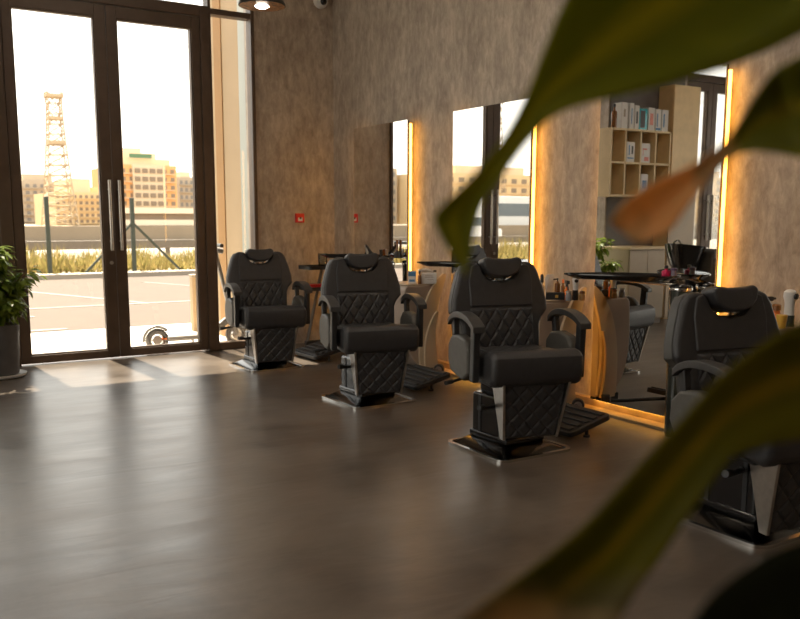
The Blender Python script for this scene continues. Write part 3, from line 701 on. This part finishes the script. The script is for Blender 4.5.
# ------------------------------------------------------------------ plants
def leafmat(name, dark, light, tip=None, trans=.35, rough=.4):
    m = bpy.data.materials.new(name); m.use_nodes = True; nt = m.node_tree; b = nt.nodes['Principled BSDF']; out = nt.nodes['Material Output']
    tc = N(nt, 'ShaderNodeTexCoord'); uv = N(nt, 'ShaderNodeSeparateXYZ'); nt.links.new(tc.outputs['UV'], uv.inputs[0])
    nz = N(nt, 'ShaderNodeTexNoise', Scale=9.0, Detail=4.0); nt.links.new(tc.outputs['Object'], nz.inputs['Vector'])
    col = ramp(nt, nz.outputs['Fac'], [(.35, dark), (.7, light)])
    if tip:
        u_ = N(nt, 'ShaderNodeMath', operation='MULTIPLY_ADD'); u_.inputs[1].default_value = .22; nt.links.new(nz.outputs['Fac'], u_.inputs[0]); nt.links.new(uv.outputs['X'], u_.inputs[2])
        mf = ramp(nt, u_.outputs[0], [(.40, (0, 0, 0)), (.56, (.6, .6, .6)), (.72, (0, 0, 0))])
        mr = N(nt, 'ShaderNodeMix', data_type='RGBA'); nt.links.new(mf, mr.inputs[0]); nt.links.new(col, mr.inputs[6]); mr.inputs[7].default_value = (min(1, light[0]*2.1), min(1, light[1]*1.75), light[2]*2, 1); col = mr.outputs[2]
        ad = N(nt, 'ShaderNodeMath', operation='MULTIPLY_ADD'); ad.inputs[1].default_value = .25; nt.links.new(nz.outputs['Fac'], ad.inputs[0]); nt.links.new(uv.outputs['Y'], ad.inputs[2])
        f = ramp(nt, ad.outputs[0], [(tip[1]+.12, (0, 0, 0)), (tip[1]+.28, (1, 1, 1))])
        mx = N(nt, 'ShaderNodeMix', data_type='RGBA'); nt.links.new(f, mx.inputs[0]); nt.links.new(col, mx.inputs[6]); n3 = N(nt, 'ShaderNodeTexNoise', Scale=16.0, Detail=3.0); nt.links.new(tc.outputs['Object'], n3.inputs['Vector']); nt.links.new(ramp(nt, n3.outputs['Fac'], [(.38, (tip[0][0]*.3, tip[0][1]*.33, tip[0][2]*.4)), (.55, tip[0])]), mx.inputs[7]); col = mx.outputs[2]
    nt.links.new(col, b.inputs['Base Color']); b.inputs['Roughness'].default_value = rough; b.inputs['Specular IOR Level'].default_value = .22
    t = N(nt, 'ShaderNodeBsdfTranslucent'); nt.links.new(col, t.inputs[0])
    mx = N(nt, 'ShaderNodeMixShader'); mx.inputs[0].default_value = trans
    nt.links.new(b.outputs[0], mx.inputs[1]); nt.links.new(t.outputs[0], mx.inputs[2]); nt.links.new(mx.outputs[0], out.inputs[0])
    return m
FOL = leafmat('ficus_leaf', (.08, .13, .014), (.27, .33, .05), None, .5, .35)
o = thing('potted_ficus', (.94, 7.42, 0), 0, 'green leafy potted plant by the left side of the glass doors', 'plant')
bm = B(); lathe(bm, [(.125, .02), (.135, .03), (.155, .42), (.15, .42), (.14, .38), (.0, .37)], seg=32); obj('pot', bm, POTG, o)
bm = B(); lathe(bm, [(.16, 0), (.185, .01), (.19, .03), (.17, .03), (.15, .018), (.0, .018)], seg=32); obj('saucer', bm, WHITE, o)
bm = B(); lathe(bm, [(.14, .37), (.13, .395), (.0, .40)], seg=24); obj('soil', bm, SOIL, o)
bm = B(); tips = []
for k in range(16):
    a = k*2.4+random.uniform(-.3, .3); rr_ = random.uniform(.10, .36); zt = random.uniform(.55, 1.06)
    e = Vector((rr_*math.cos(a), rr_*math.sin(a), zt)); pts = arc([(0.02*math.cos(a), .02*math.sin(a), .39), (e.x*.3, e.y*.3, .39+(zt-.39)*.6), tuple(e)], 5)
    tube(bm, pts, [.008-.0005*i for i in range(len(pts))], 6); tips.append(pts)
obj('stem', bm, BARK, o)
bm = B(); uvl = bm.loops.layers.uv.new()
def add_leaf(bm, p, d, up, L, Wd, fold=.25):
    d = d.normalized(); s = d.cross(up).normalized(); n = s.cross(d).normalized(); prof = [(0, .05), (.2, .75), (.45, 1), (.75, .65), (1, .02)]; rows = []
    for t, w_ in prof:
        c = p + d*L*t - n*(L*.25*t*t); rows.append((bm.verts.new(c + s*Wd*w_*.5 + n*fold*Wd*w_*.4), bm.verts.new(c), bm.verts.new(c - s*Wd*w_*.5 + n*fold*Wd*w_*.4)))
    for a, b in zip(rows, rows[1:]):
        bm.faces.new((a[0], a[1], b[1], b[0])); bm.faces.new((a[1], a[2], b[2], b[1]))
for pts in tips:
    for k in range(78):
        q = pts[random.randint(5, len(pts)-1)]; a = random.uniform(0, 2*PI); e = random.uniform(-.7, .55)
        d = Vector((math.cos(a)*math.cos(e), math.sin(a)*math.cos(e), math.sin(e)))
        p = Vector(q) + d*random.uniform(.01, .11)
        if (Vector((p.x, p.y, 0)).length > .42) or p.z < .40 or p.x < -.40: continue
        add_leaf(bm, p, d + Vector((0, 0, -.25)), Vector((random.uniform(-.4, .4), random.uniform(-.4, .4), 1)), random.uniform(.06, .10), random.uniform(.035, .052))
tag(obj('foliage', bm, FOL, o), None, kind='stuff')

# foreground plant: broad strap leaves on petioles from a pot beside the camera
BL = leafmat('broad_leaf', (.19, .205, .004), (.28, .28, .008), ((.6, .30, .03), .90), .5, .6)
BLT = leafmat('broad_leaf_brown_tip', (.13, .14, .005), (.20, .19, .01), ((.95, .58, .24), .46), .4, .5)
BLP = leafmat('broad_leaf_pale_tip', (.13, .125, .004), (.22, .18, .008), ((.60, .42, .22), .72), .4, .45)
BLD = leafmat('broad_leaf_shaded', (.006, .009, .002), (.012, .016, .003), None, .1, .6)  # same green leaf, its shade put into a darker colour
fp_base = EYE + _f*.62 + _r*.52; fp_base.z = 0
fp = thing('broad_leaf_plant', tuple(fp_base), 0, 'tall plant with broad blurred leaves close to the camera at right', 'plant')
def strap(U, L, dep, m, bulge):
    n = len(U); bm = B(); uvl = bm.loops.layers.uv.new('uv'); K = 8
    Up, Lp, Dp = arc([(*u, 0) for u in U], 4), arc([(*l, 0) for l in L], 4), arc([(d, 0, 0) for d in dep], 4)
    g = []
    for i, (u, l, d) in enumerate(zip(Up, Lp, Dp)):
        row = []
        for k in range(K+1):
            t = k/K; px = u.x+(l.x-u.x)*t; py = u.y+(l.y-u.y)*t; w_ = math.hypot(u.x-l.x, u.y-l.y)/FPX*d.x
            row.append((depth(px, py, d.x + bulge*w_*(1-(2*t-1)**2) + .10*w_*(t-.5)) - fp_base, (t, i/(len(Up)-1))))
        g.append(row)
    V = [[bm.verts.new(p) for p, _ in r_] for r_ in g]
    for i in range(len(V)-1):
        for k in range(K):
            f = bm.faces.new((V[i][k], V[i][k+1], V[i+1][k+1], V[i+1][k]))
            for lp, (a, b) in zip(f.loops, ((i, k), (i, k+1), (i+1, k+1), (i+1, k))): lp[uvl].uv = g[a][b][1]
    ob = obj('leaf', bm, m, fp); md = ob.modifiers.new('thick', 'SOLIDIFY'); md.thickness = .0008
    return g[0][K//2][0]
bases = []
bases.append((strap([(900, -330), (760, -230), (665, -130), (605, -55), (566, 0), (546, 45), (527, 92), (503, 137), (470, 178), (440, 207), (434, 222), (446, 247), (459, 268)],
      [(1010, -120), (890, -20), (800, 34), (745, 60), (672, 84), (612, 98), (560, 113), (530, 140), (506, 172), (485, 202), (477, 226), (471, 255), (467, 277)],
      [.62, .61, .60, .59, .58, .575, .57, .565, .56, .56, .56, .56, .56], BL, .25)))
bases.append((strap([(910, 10), (800, 57), (775, 70), (753, 98), (736, 126), (722, 143), (690, 165), (650, 184), (622, 204), (609, 222)],
      [(930, 200), (830, 164), (795, 157), (768, 152), (748, 152), (732, 158), (710, 180), (690, 204), (668, 232), (638, 244)],
      [.55, .56, .57, .575, .58, .585, .59, .595, .60, .60], BLT, .2)))
bases.append((strap([(920, 285), (800, 322), (760, 345), (720, 376), (680, 420), (640, 463), (600, 508), (560, 546), (500, 590), (440, 632), (400, 664)],
      [(930, 430), (800, 440), (769, 446), (738, 455), (722, 470), (698, 504), (679, 531), (659, 561), (636, 592), (612, 635), (590, 670)],
      [.56, .55, .545, .54, .535, .53, .525, .52, .515, .51, .505], BLP, .2)))
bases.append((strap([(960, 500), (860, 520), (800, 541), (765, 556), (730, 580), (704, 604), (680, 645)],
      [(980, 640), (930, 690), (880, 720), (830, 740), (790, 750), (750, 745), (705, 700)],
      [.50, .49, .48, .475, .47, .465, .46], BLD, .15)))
stem_top = Vector((.03, .0, 1.52))
bm = B(); tube(bm, arc([(0, 0, .34), (.01, .01, .8), (.02, 0, 1.2), tuple(stem_top)], 5), [.018]*8+[.014]*8, 12); obj('stem', bm, mat('green_stem', (.06, .09, .02), .5), fp)
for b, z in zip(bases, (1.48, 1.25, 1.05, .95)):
    s_ = Vector((.02, 0, z)); bm = B(); tube(bm, arc([tuple(s_), tuple((s_+b)/2 + Vector((0, 0, .03))), tuple(b)], 5), .006, 8); obj('petiole', bm, mat('green_stem', (.06, .09, .02), .5), fp)
bm = B(); lathe(bm, [(.13, 0), (.14, .01), (.17, .36), (.16, .36), (.15, .33), (.0, .33)], seg=32); obj('pot', bm, POTG, fp)
bm = B(); lathe(bm, [(.15, .33), (.12, .345), (.0, .35)], seg=24); obj('soil', bm, SOIL, fp)

# ------------------------------------------------------------------ outside
GZ = -.03
bm = B(); box(bm, -60, 90, YD+.06, 10.35, -.3, GZ); struct('ground_paving', bm, PAVE)
bm = B(); box(bm, -160, 260, 10.35, 19.6, -.35, GZ-.02); struct('ground_road', bm, ASPH)
bm = B(); box(bm, -160, 260, 19.6, 20.05, -.35, GZ+.08); struct('ground_curb', bm, CONC)
bm = B(); box(bm, -160, 260, 20.05, 34, -.35, GZ+.02); struct('ground_verge', bm, SAND)
bm = B(); box(bm, -300, 500, 34, 48, -.35, GZ); struct('ground_highway', bm, mat('pale_highway', (0.221, 0.196, 0.162), .9, 0, .04, .3))
bm = B(); box(bm, -700, 1500, 48, 900, -.5, GZ-.02); struct('ground_sand', bm, SAND)
bm = B()
box(bm, -60, 90, 13.3, 13.42, GZ-.02, GZ-.014)
for k in range(-8, 14):
    x = k*2.9+.9; vs = box(bm, x-.05, x+.05, 13.42, 17.8, GZ-.02, GZ-.014)
    for v in vs: v.co.x -= (v.co.y-13.42)*.38
for k in range(-6, 10): box(bm, k*6-1.2, k*6+2.0, 12.2, 12.32, GZ-.02, GZ-.014); box(bm, k*6-2, k*6+2.1, 10.65, 10.77, GZ-.02, GZ-.014)
tag(obj('road_marking', bm, LINEW, None, smooth=False), kind='structure')
# wing of the facade beside the doors
bm = B(); box(bm, 3.40, 3.9, YD+.2, 8.84, GZ, 5.5); struct('wall_outside', bm, EXTW)
bm = B(); box(bm, 3.39, 3.9, 8.84, 9.05, GZ, 5.5); struct('wall_outside_pilaster', bm, EXTB)
bm = B(); box(bm, 3.40, 3.9, 9.05, 9.2, GZ, 5.5); struct('wall_outside_edge', bm, EXTW)
bm = B(); box(bm, 3.385, 3.40, YD+.21, 8.36, .3, 4.5); struct('wall_outside_panel', bm, EXTG)
o = thing('bollard', (tuple(ony(196.5, 326, 9.6))[0], 9.6, GZ), 0, 'slim beige bollard outside the right door leaf', 'bollard')
bm = B(); box(bm, -.05, .05, -.05, .05, 0, .62); obj('post', bm, EXTW, o, .01, 2, False)
bm = B(); box(bm, -.056, .056, -.056, .056, .62, .65); obj('cap', bm, CONC, o, .005, 1, False)
# grass verge
bm = B()
for k in range(5200):
    x = random.uniform(-14, 22); y = random.uniform(20.5, 24.5); h = random.uniform(.22, .66)*(0.6+.6*abs(math.sin(x*1.3)*math.cos(x*.37+y)))
    for q in range(3):
        a = random.uniform(0, PI); lx, ly = random.uniform(-.25, .25), random.uniform(-.2, .2); w_ = .03
        v = [bm.verts.new((x-w_*math.cos(a), y-w_*math.sin(a), GZ)), bm.verts.new((x+w_*math.cos(a), y+w_*math.sin(a), GZ)), bm.verts.new((x+lx, y+ly, GZ+h))]; bm.faces.new(v)
g_ = leafmat('dry_grass', (.17, .15, .045), (.33, .235, .085), None, .5, .8)
tag(obj('dry_grass', bm, g_, None, smooth=False), 'tall dry yellow-green grass growing along the verge', 'grass', kind='stuff')
def fence_post(px, label, braces):
    p = ony(px, 270, 20.4); o = thing('fence_post', (p.x, 20.4, GZ), 0, label, 'fence post', 'green fence posts')
    bm = B(); box(bm, -.045, .045, -.045, .045, 0, 1.75); obj('post', bm, GREENP, o, .008, 1, False)
    for s in braces:
        bm = B(); bar(bm, (s*.03, 0, 1.15), (s*1.15, 0, 0.0), .05, .05); obj('brace', bm, GREENP, o, smooth=False)
fence_post(50, 'slim green fence post outside the left door leaf', ())
fence_post(134.5, 'green fence post with two slanting braces outside the right door leaf', (-1, 1))
fence_post(-70, 'green fence post beyond the plant', ())
fence_post(-170, 'green fence post far to the left outside', ())
# guard rail
o = thing('guard_rail', (0, 27, GZ), 0, 'grey steel guard rail along the highway', 'guard rail')
bm = B(); box(bm, -50, 70, -.04, .04, .36, .62); obj('rail', bm, mat('grey_rail', (0.144, 0.113, 0.082), .6), o, .02, 2, False)
for k in range(-12, 18):
    bm = B(); box(bm, k*4+.4, k*4+.52, .04, .14, 0, .62); obj('post', bm, mat('grey_rail', (0.144, 0.113, 0.082), .6), o, smooth=False)
bm = B(); prism(bm, [(0, 0), (.6, 0), (.35, .25), (.28, .85), (.0, .85)], 'x', -300, 500)
for v in bm.verts: v.co.y += 50
tag(obj('barrier_wall', bm, mat('barrier_concrete', (0.230, 0.180, 0.123), .85, 0, .08, .5), None, smooth=False, loc=(0, 0, GZ)), 'long grey concrete barrier beyond the highway', 'barrier')  # concrete colour lightened to carry the haze
# buildings; distance haze is put into their pale colours
def building(px0, px1, pyt, Y, dep, col, wcol, floors, cols, label, roof=None, sign=None, side=None):
    if px0 < -1000:      # given in metres (offset by 5000), for blocks far to the left
        ax, bx, top = px0+5000, px1+5000, pyt
    else: ax, bx, top = ony(px0, 219, Y).x, ony(px1, 219, Y).x, ony((px0+px1)/2, pyt, Y).z
    o = thing('apartment_building', (ax, Y, GZ-.02), 0, label, 'building'); wd = bx-ax
    bm = B(); box(bm, 0, wd, 0, dep, 0, top); body = obj('walls', bm, col, o, smooth=False)
    fh = top/(floors+.4); cw = wd/cols
    bm = B()
    for i in range(floors):
        for j in range(cols): box(bm, j*cw+cw*.24, j*cw+cw*.76, -.05, .35, i*fh+fh*.45, i*fh+fh*.95)
    obj('windows', bm, wcol, o, smooth=False)
    bm = B()
    for i in range(floors): box(bm, wd*.04, wd*.96, -.5, 0, i*fh+fh*.28, i*fh+fh*.36)
    obj('balcony_slabs', bm, side or col, o, smooth=False)
    for q, (x0, x1, h, m_) in enumerate(roof or []):
        bm = B(); box(bm, wd*x0, wd*x1, dep*.1+q*1.5, dep*.8-q*.3, top-.1, top+h); obj('roof_block', bm, m_, o, smooth=False)
    if sign:
        bm = B(); box(bm, wd*sign[0], wd*sign[1], dep*.1-.5, dep*.1, top+sign[2], top+sign[3]); obj('roof_sign', bm, mat('green_sign', (.07, .15, .085), .8), o, smooth=False)
    return o
BO = mat('orange_facade', (0.695, 0.366, 0.146), .8, 0, .05, .2); BW = mat('pale_facade', (0.622, 0.487, 0.330), .8, 0, .05, .2); BC = mat('cream_facade', (0.641, 0.462, 0.249), .8, 0, .05, .2)
BG = mat('grey_facade', (0.409, 0.339, 0.249), .8, 0, .06, .2); WD = mat('shaded_windows', (0.215, 0.155, 0.100), .5); WD2 = mat('grey_windows', (0.184, 0.172, 0.153), .5)
h1 = building(121, 178, 165, 170, 22, BO, WD, 7, 7, 'orange apartment tower with a pale roof storey and green roof sign', [(.03, .95, 1.3, BW), (.16, .74, 2.5, BW), (.22, .52, 3.5, BW)], (.24, .62, 1.45, 2.2), BW)
bm = B(); wd = ony(178, 219, 170).x-ony(121, 219, 170).x; box(bm, wd*.22, wd*.78, -.7, .2, 0, ony(150, 165, 170).z)
pf = obj('pale_bay', bm, BW, h1, smooth=False)
bm = B()
for i in range(7):
    for j in range(4): fh = ony(150, 165, 170).z/7.4; box(bm, wd*(.25+.13*j), wd*(.25+.13*j+.09), -.9, -.65, i*fh+fh*.4, i*fh+fh*.95)
obj('bay_windows', bm, WD, pf, smooth=False)
building(-60, 62, 180, 210, 25, BG, WD2, 6, 16, 'long grey apartment block behind the lattice tower', [(.7, .95, 1.6, BG), (.3, .5, 2, BG)])
building(56, 107, 192, 160, 20, BC, WD, 5, 9, 'cream low-rise block below the lattice tower', [(.35, .75, 2.4, BW), (.8, 1.0, 1.0, BC)])
building(180, 200, 177, 190, 18, BG, WD2, 6, 4, 'grey apartment block right of the orange tower', [(.2, .7, 1.2, BW)])
building(-5152, -5112, 12.5, 175, 22, BC, WD, 5, 12, 'cream apartment block reflected in the right half of the second mirror', [(.25, .8, 2, BW)])
building(-5111, -5085, 14, 190, 22, BG, WD2, 6, 10, 'grey apartment block reflected in the left half of the second mirror', [(.3, .7, 2, BG)])
building(-5240, -5175, 14, 175, 22, BC, WD, 6, 16, 'pale apartment block reflected in the mirror by the far doors', [(.3, .7, 2, BW)])
o = thing('parking_deck', (tuple(ony(108, 219, 110))[0], 110, GZ), 0, 'long white two-storey parking deck below the orange tower', 'parking deck')
bm = B(); L_ = 60
for z in (0.4, 1.9): box(bm, 0, L_, 0, 4, z, z+.7)
obj('deck', bm, mat('white_deck', (0.695, 0.583, 0.439), .8, 0, .03, .3), o, smooth=False)  # deck colour is paler to stand in for haze
bm = B(); box(bm, .3, L_-.3, .6, 3.5, 0, 2.3); obj('shaded_bay', bm, WD, o, smooth=False)
# lattice towers
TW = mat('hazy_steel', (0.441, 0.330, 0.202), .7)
def tower(x, Y, zt, label, k0=1.0):
    o = thing('lattice_tower', (x, Y, GZ), 0, label, 'lattice tower')
    bm = B(); prev = None; nlev = 13
    for i in range(nlev+1):
        t = i/nlev; hw = (1.5*(1-t)**1.5+.95)*k0; z = zt*t
        if t > .93: hw = 1.2*k0
        cur = [Vector((sx*hw, sy*hw, z)) for sx, sy in ((-1, -1), (1, -1), (1, 1), (-1, 1))]
        if prev:
            for k in range(4):
                tube(bm, [prev[k], cur[k]], .10, 4); tube(bm, [prev[k], cur[(k+1) % 4]], .06, 4); tube(bm, [prev[(k+1) % 4], cur[k]], .06, 4)
        for k in range(4): tube(bm, [cur[k], cur[(k+1) % 4]], .09, 4)
        prev = cur
    obj('lattice', bm, TW, o, smooth=False)
    for t, hw in ((.62, 1.35), (.80, 1.15), (.965, 1.3)):
        bm = B(); box(bm, -hw*k0, hw*k0, -hw*k0, hw*k0, zt*t, zt*t+.5); obj('platform', bm, TW, o, smooth=False)
    return o
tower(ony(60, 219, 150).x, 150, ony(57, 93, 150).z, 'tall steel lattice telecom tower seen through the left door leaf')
tower(-103, 140, 25, 'steel lattice pylon reflected beside the door stile in the second mirror', 0.8)
# shrubs in the sand beyond the barrier
# vehicles seen in the second mirror
def vehicle(name, loc, L_, H_, Wd, m_, label, bus=False):
    o = thing(name, loc, 0, label, 'bus' if bus else 'car')
    bm = B()
    prof = [(-L_/2, .3), (-L_/2, H_*.95), (-L_/2+.2, H_), (L_/2-.5, H_), (L_/2, H_*.55), (L_/2, .3)] if bus else [(-L_/2, .3), (-L_/2, .75), (-L_*.36, .9), (-L_*.24, H_), (L_*.18, H_), (L_*.32, .92), (L_/2-.1, .8), (L_/2, .5), (L_/2, .3)]
    prism(bm, prof, 'y', -Wd/2, Wd/2); obj('body', bm, m_, o, .06, 2)
    bm = B()
    if bus: box(bm, -L_/2+.3, L_/2-.7, -Wd/2-.01, Wd/2+.01, H_*.5, H_*.82)
    else: prism(bm, [(-L_*.33, .93), (-L_*.23, H_-.08), (L_*.17, H_-.08), (L_*.29, .95)], 'y', -Wd/2-.01, Wd/2+.01)
    obj('windows', bm, mat('tinted_glass', (.10, .12, .13), .1), o, smooth=False)
    for x in (-L_*.31, L_*.31):
        for s in (-1, 1):
            bm = B(); tube(bm, [(x, s*Wd/2-.12, .33), (x, s*Wd/2+.02, .33)], .33, 18); obj('wheel', bm, BLKP, o)
vehicle('car', (-18.5, 36.5, GZ), 4.3, 1.45, 1.75, mat('white_car', (.72, .7, .66), .25, 0, .02), 'white parked car reflected beside the door stile in the second mirror')
vehicle('bus', (-37, 53, GZ), 11, 3.0, 2.5, mat('silver_bus', (.6, .6, .58), .4, 0, .02), 'silver bus on the highway reflected in the second mirror', True)
# scooter
o = thing('kick_scooter', (0, 8.26, GZ), 0, 'grey electric kick scooter parked outside the doors', 'scooter')
SC = mat('scooter_grey', (.26, .24, .22), .4, .2); RUB = mat('tyre_rubber', (.12, .11, .10), .7)
xr = ony(157, 335, 8.26).x; xf = ony(236, 336, 8.26).x
def torus(bm, c, R0, r, seg=28, s2=8):
    V = [[bm.verts.new((c[0]+(R0+r*math.cos(2*PI*j/s2))*math.cos(2*PI*i/seg), c[1]+r*math.sin(2*PI*j/s2), c[2]+(R0+r*math.cos(2*PI*j/s2))*math.sin(2*PI*i/seg))) for j in range(s2)] for i in range(seg)]
    for i in range(seg):
        for j in range(s2): bm.faces.new((V[i][j], V[(i+1) % seg][j], V[(i+1) % seg][(j+1) % s2], V[i][(j+1) % s2]))
for x in (xr, xf):
    bm = B(); torus(bm, (x, 0, .115), .09, .024); wh = obj('wheel', bm, RUB, o)
    bm = B(); tube(bm, [(x, -.02, .115), (x, .02, .115)], .045, 16); torus(bm, (x, 0, .115), .062, .008)
    for k in range(6): tube(bm, [(x, 0, .115), (x+.065*math.cos(k*PI/3), 0, .115+.065*math.sin(k*PI/3))], .006, 6)
    obj('rim', bm, BRUSH, wh)
bm = B(); tube(bm, [(xr-.13*math.cos(a), 0, .115+.13*math.sin(a)) for a in [R(d_) for d_ in range(-5, 150, 12)]], .014, 8); obj('fender', bm, SC, o)
bm = B(); box(bm, xr+.09, xf-.26, -.075, .075, .10, .15); deck = obj('deck', bm, SC, o, .015, 2)
bm = B(); bar(bm, (xf-.28, 0, .13), (xf-.09, 0, .27), .05, .06); tube(bm, [(xf-.28, 0, .13), (xf-.24, 0, .15)], .03, 8); obj('neck', bm, SC, deck)
bm = B(); tube(bm, [(xf, 0, .115), (xf-.03, 0, .25)], .03, 10); obj('fork', bm, SC, o)
hb = Vector((xf-.21, 0, 1.02))
bm = B(); tube(bm, [(xf-.03, 0, .24), tuple(hb)], .022, 12); stem = obj('steering_stem', bm, SC, o)
bm = B(); tube(bm, [(hb.x, -.22, hb.z), (hb.x, .22, hb.z)], .014, 10); obj('handlebar', bm, BLKP, stem)
for s in (-1, 1):
    bm = B(); tube(bm, [(hb.x, s*.14, hb.z), (hb.x-.01, s*.25, hb.z)], .02, 10); obj('grip', bm, BLKP, stem)
bm = B(); tube(bm, [(hb.x+.03, 0, hb.z-.05), (hb.x+.09, 0, hb.z-.06)], .03, 12); obj('headlamp', bm, SC, stem)
bm = B(); box(bm, xr+.04, xr+.13, -.03, .03, .118, .132); obj('reflector', bm, ORANGE, deck, smooth=False)
bm = B(); bar(bm, (xr+.33, -.05, .11), (xr+.35, -.13, .005), .014, .014); obj('kickstand', bm, SC, deck)

# ------------------------------------------------------------------ light
wd_ = bpy.data.worlds.new('sky'); S.world = wd_; wd_.use_nodes = True; nt = wd_.node_tree; bg = nt.nodes['Background']
tc = N(nt, 'ShaderNodeTexCoord'); sp = N(nt, 'ShaderNodeSeparateXYZ'); nt.links.new(tc.outputs['Generated'], sp.inputs[0])
nt.links.new(ramp(nt, sp.outputs['Z'], [(.0, (1.0, .93, .82)), (.25, (1, .975, .94)), (.8, (.86, .93, 1.0))]), bg.inputs['Color'])
bg.inputs['Strength'].default_value = 2.6
sl = bpy.data.lights.new('sun', 'SUN'); so = bpy.data.objects.new('sun', sl); COL.objects.link(so)
sl.energy = 26.0; sl.color = (1, .89, .74); sl.angle = R(.8)
dirv = Vector((.06, -1.14, -2.62)).normalized()
so.rotation_euler = dirv.to_track_quat('-Z', 'Y').to_euler(); so.location = (2, 20, 30)
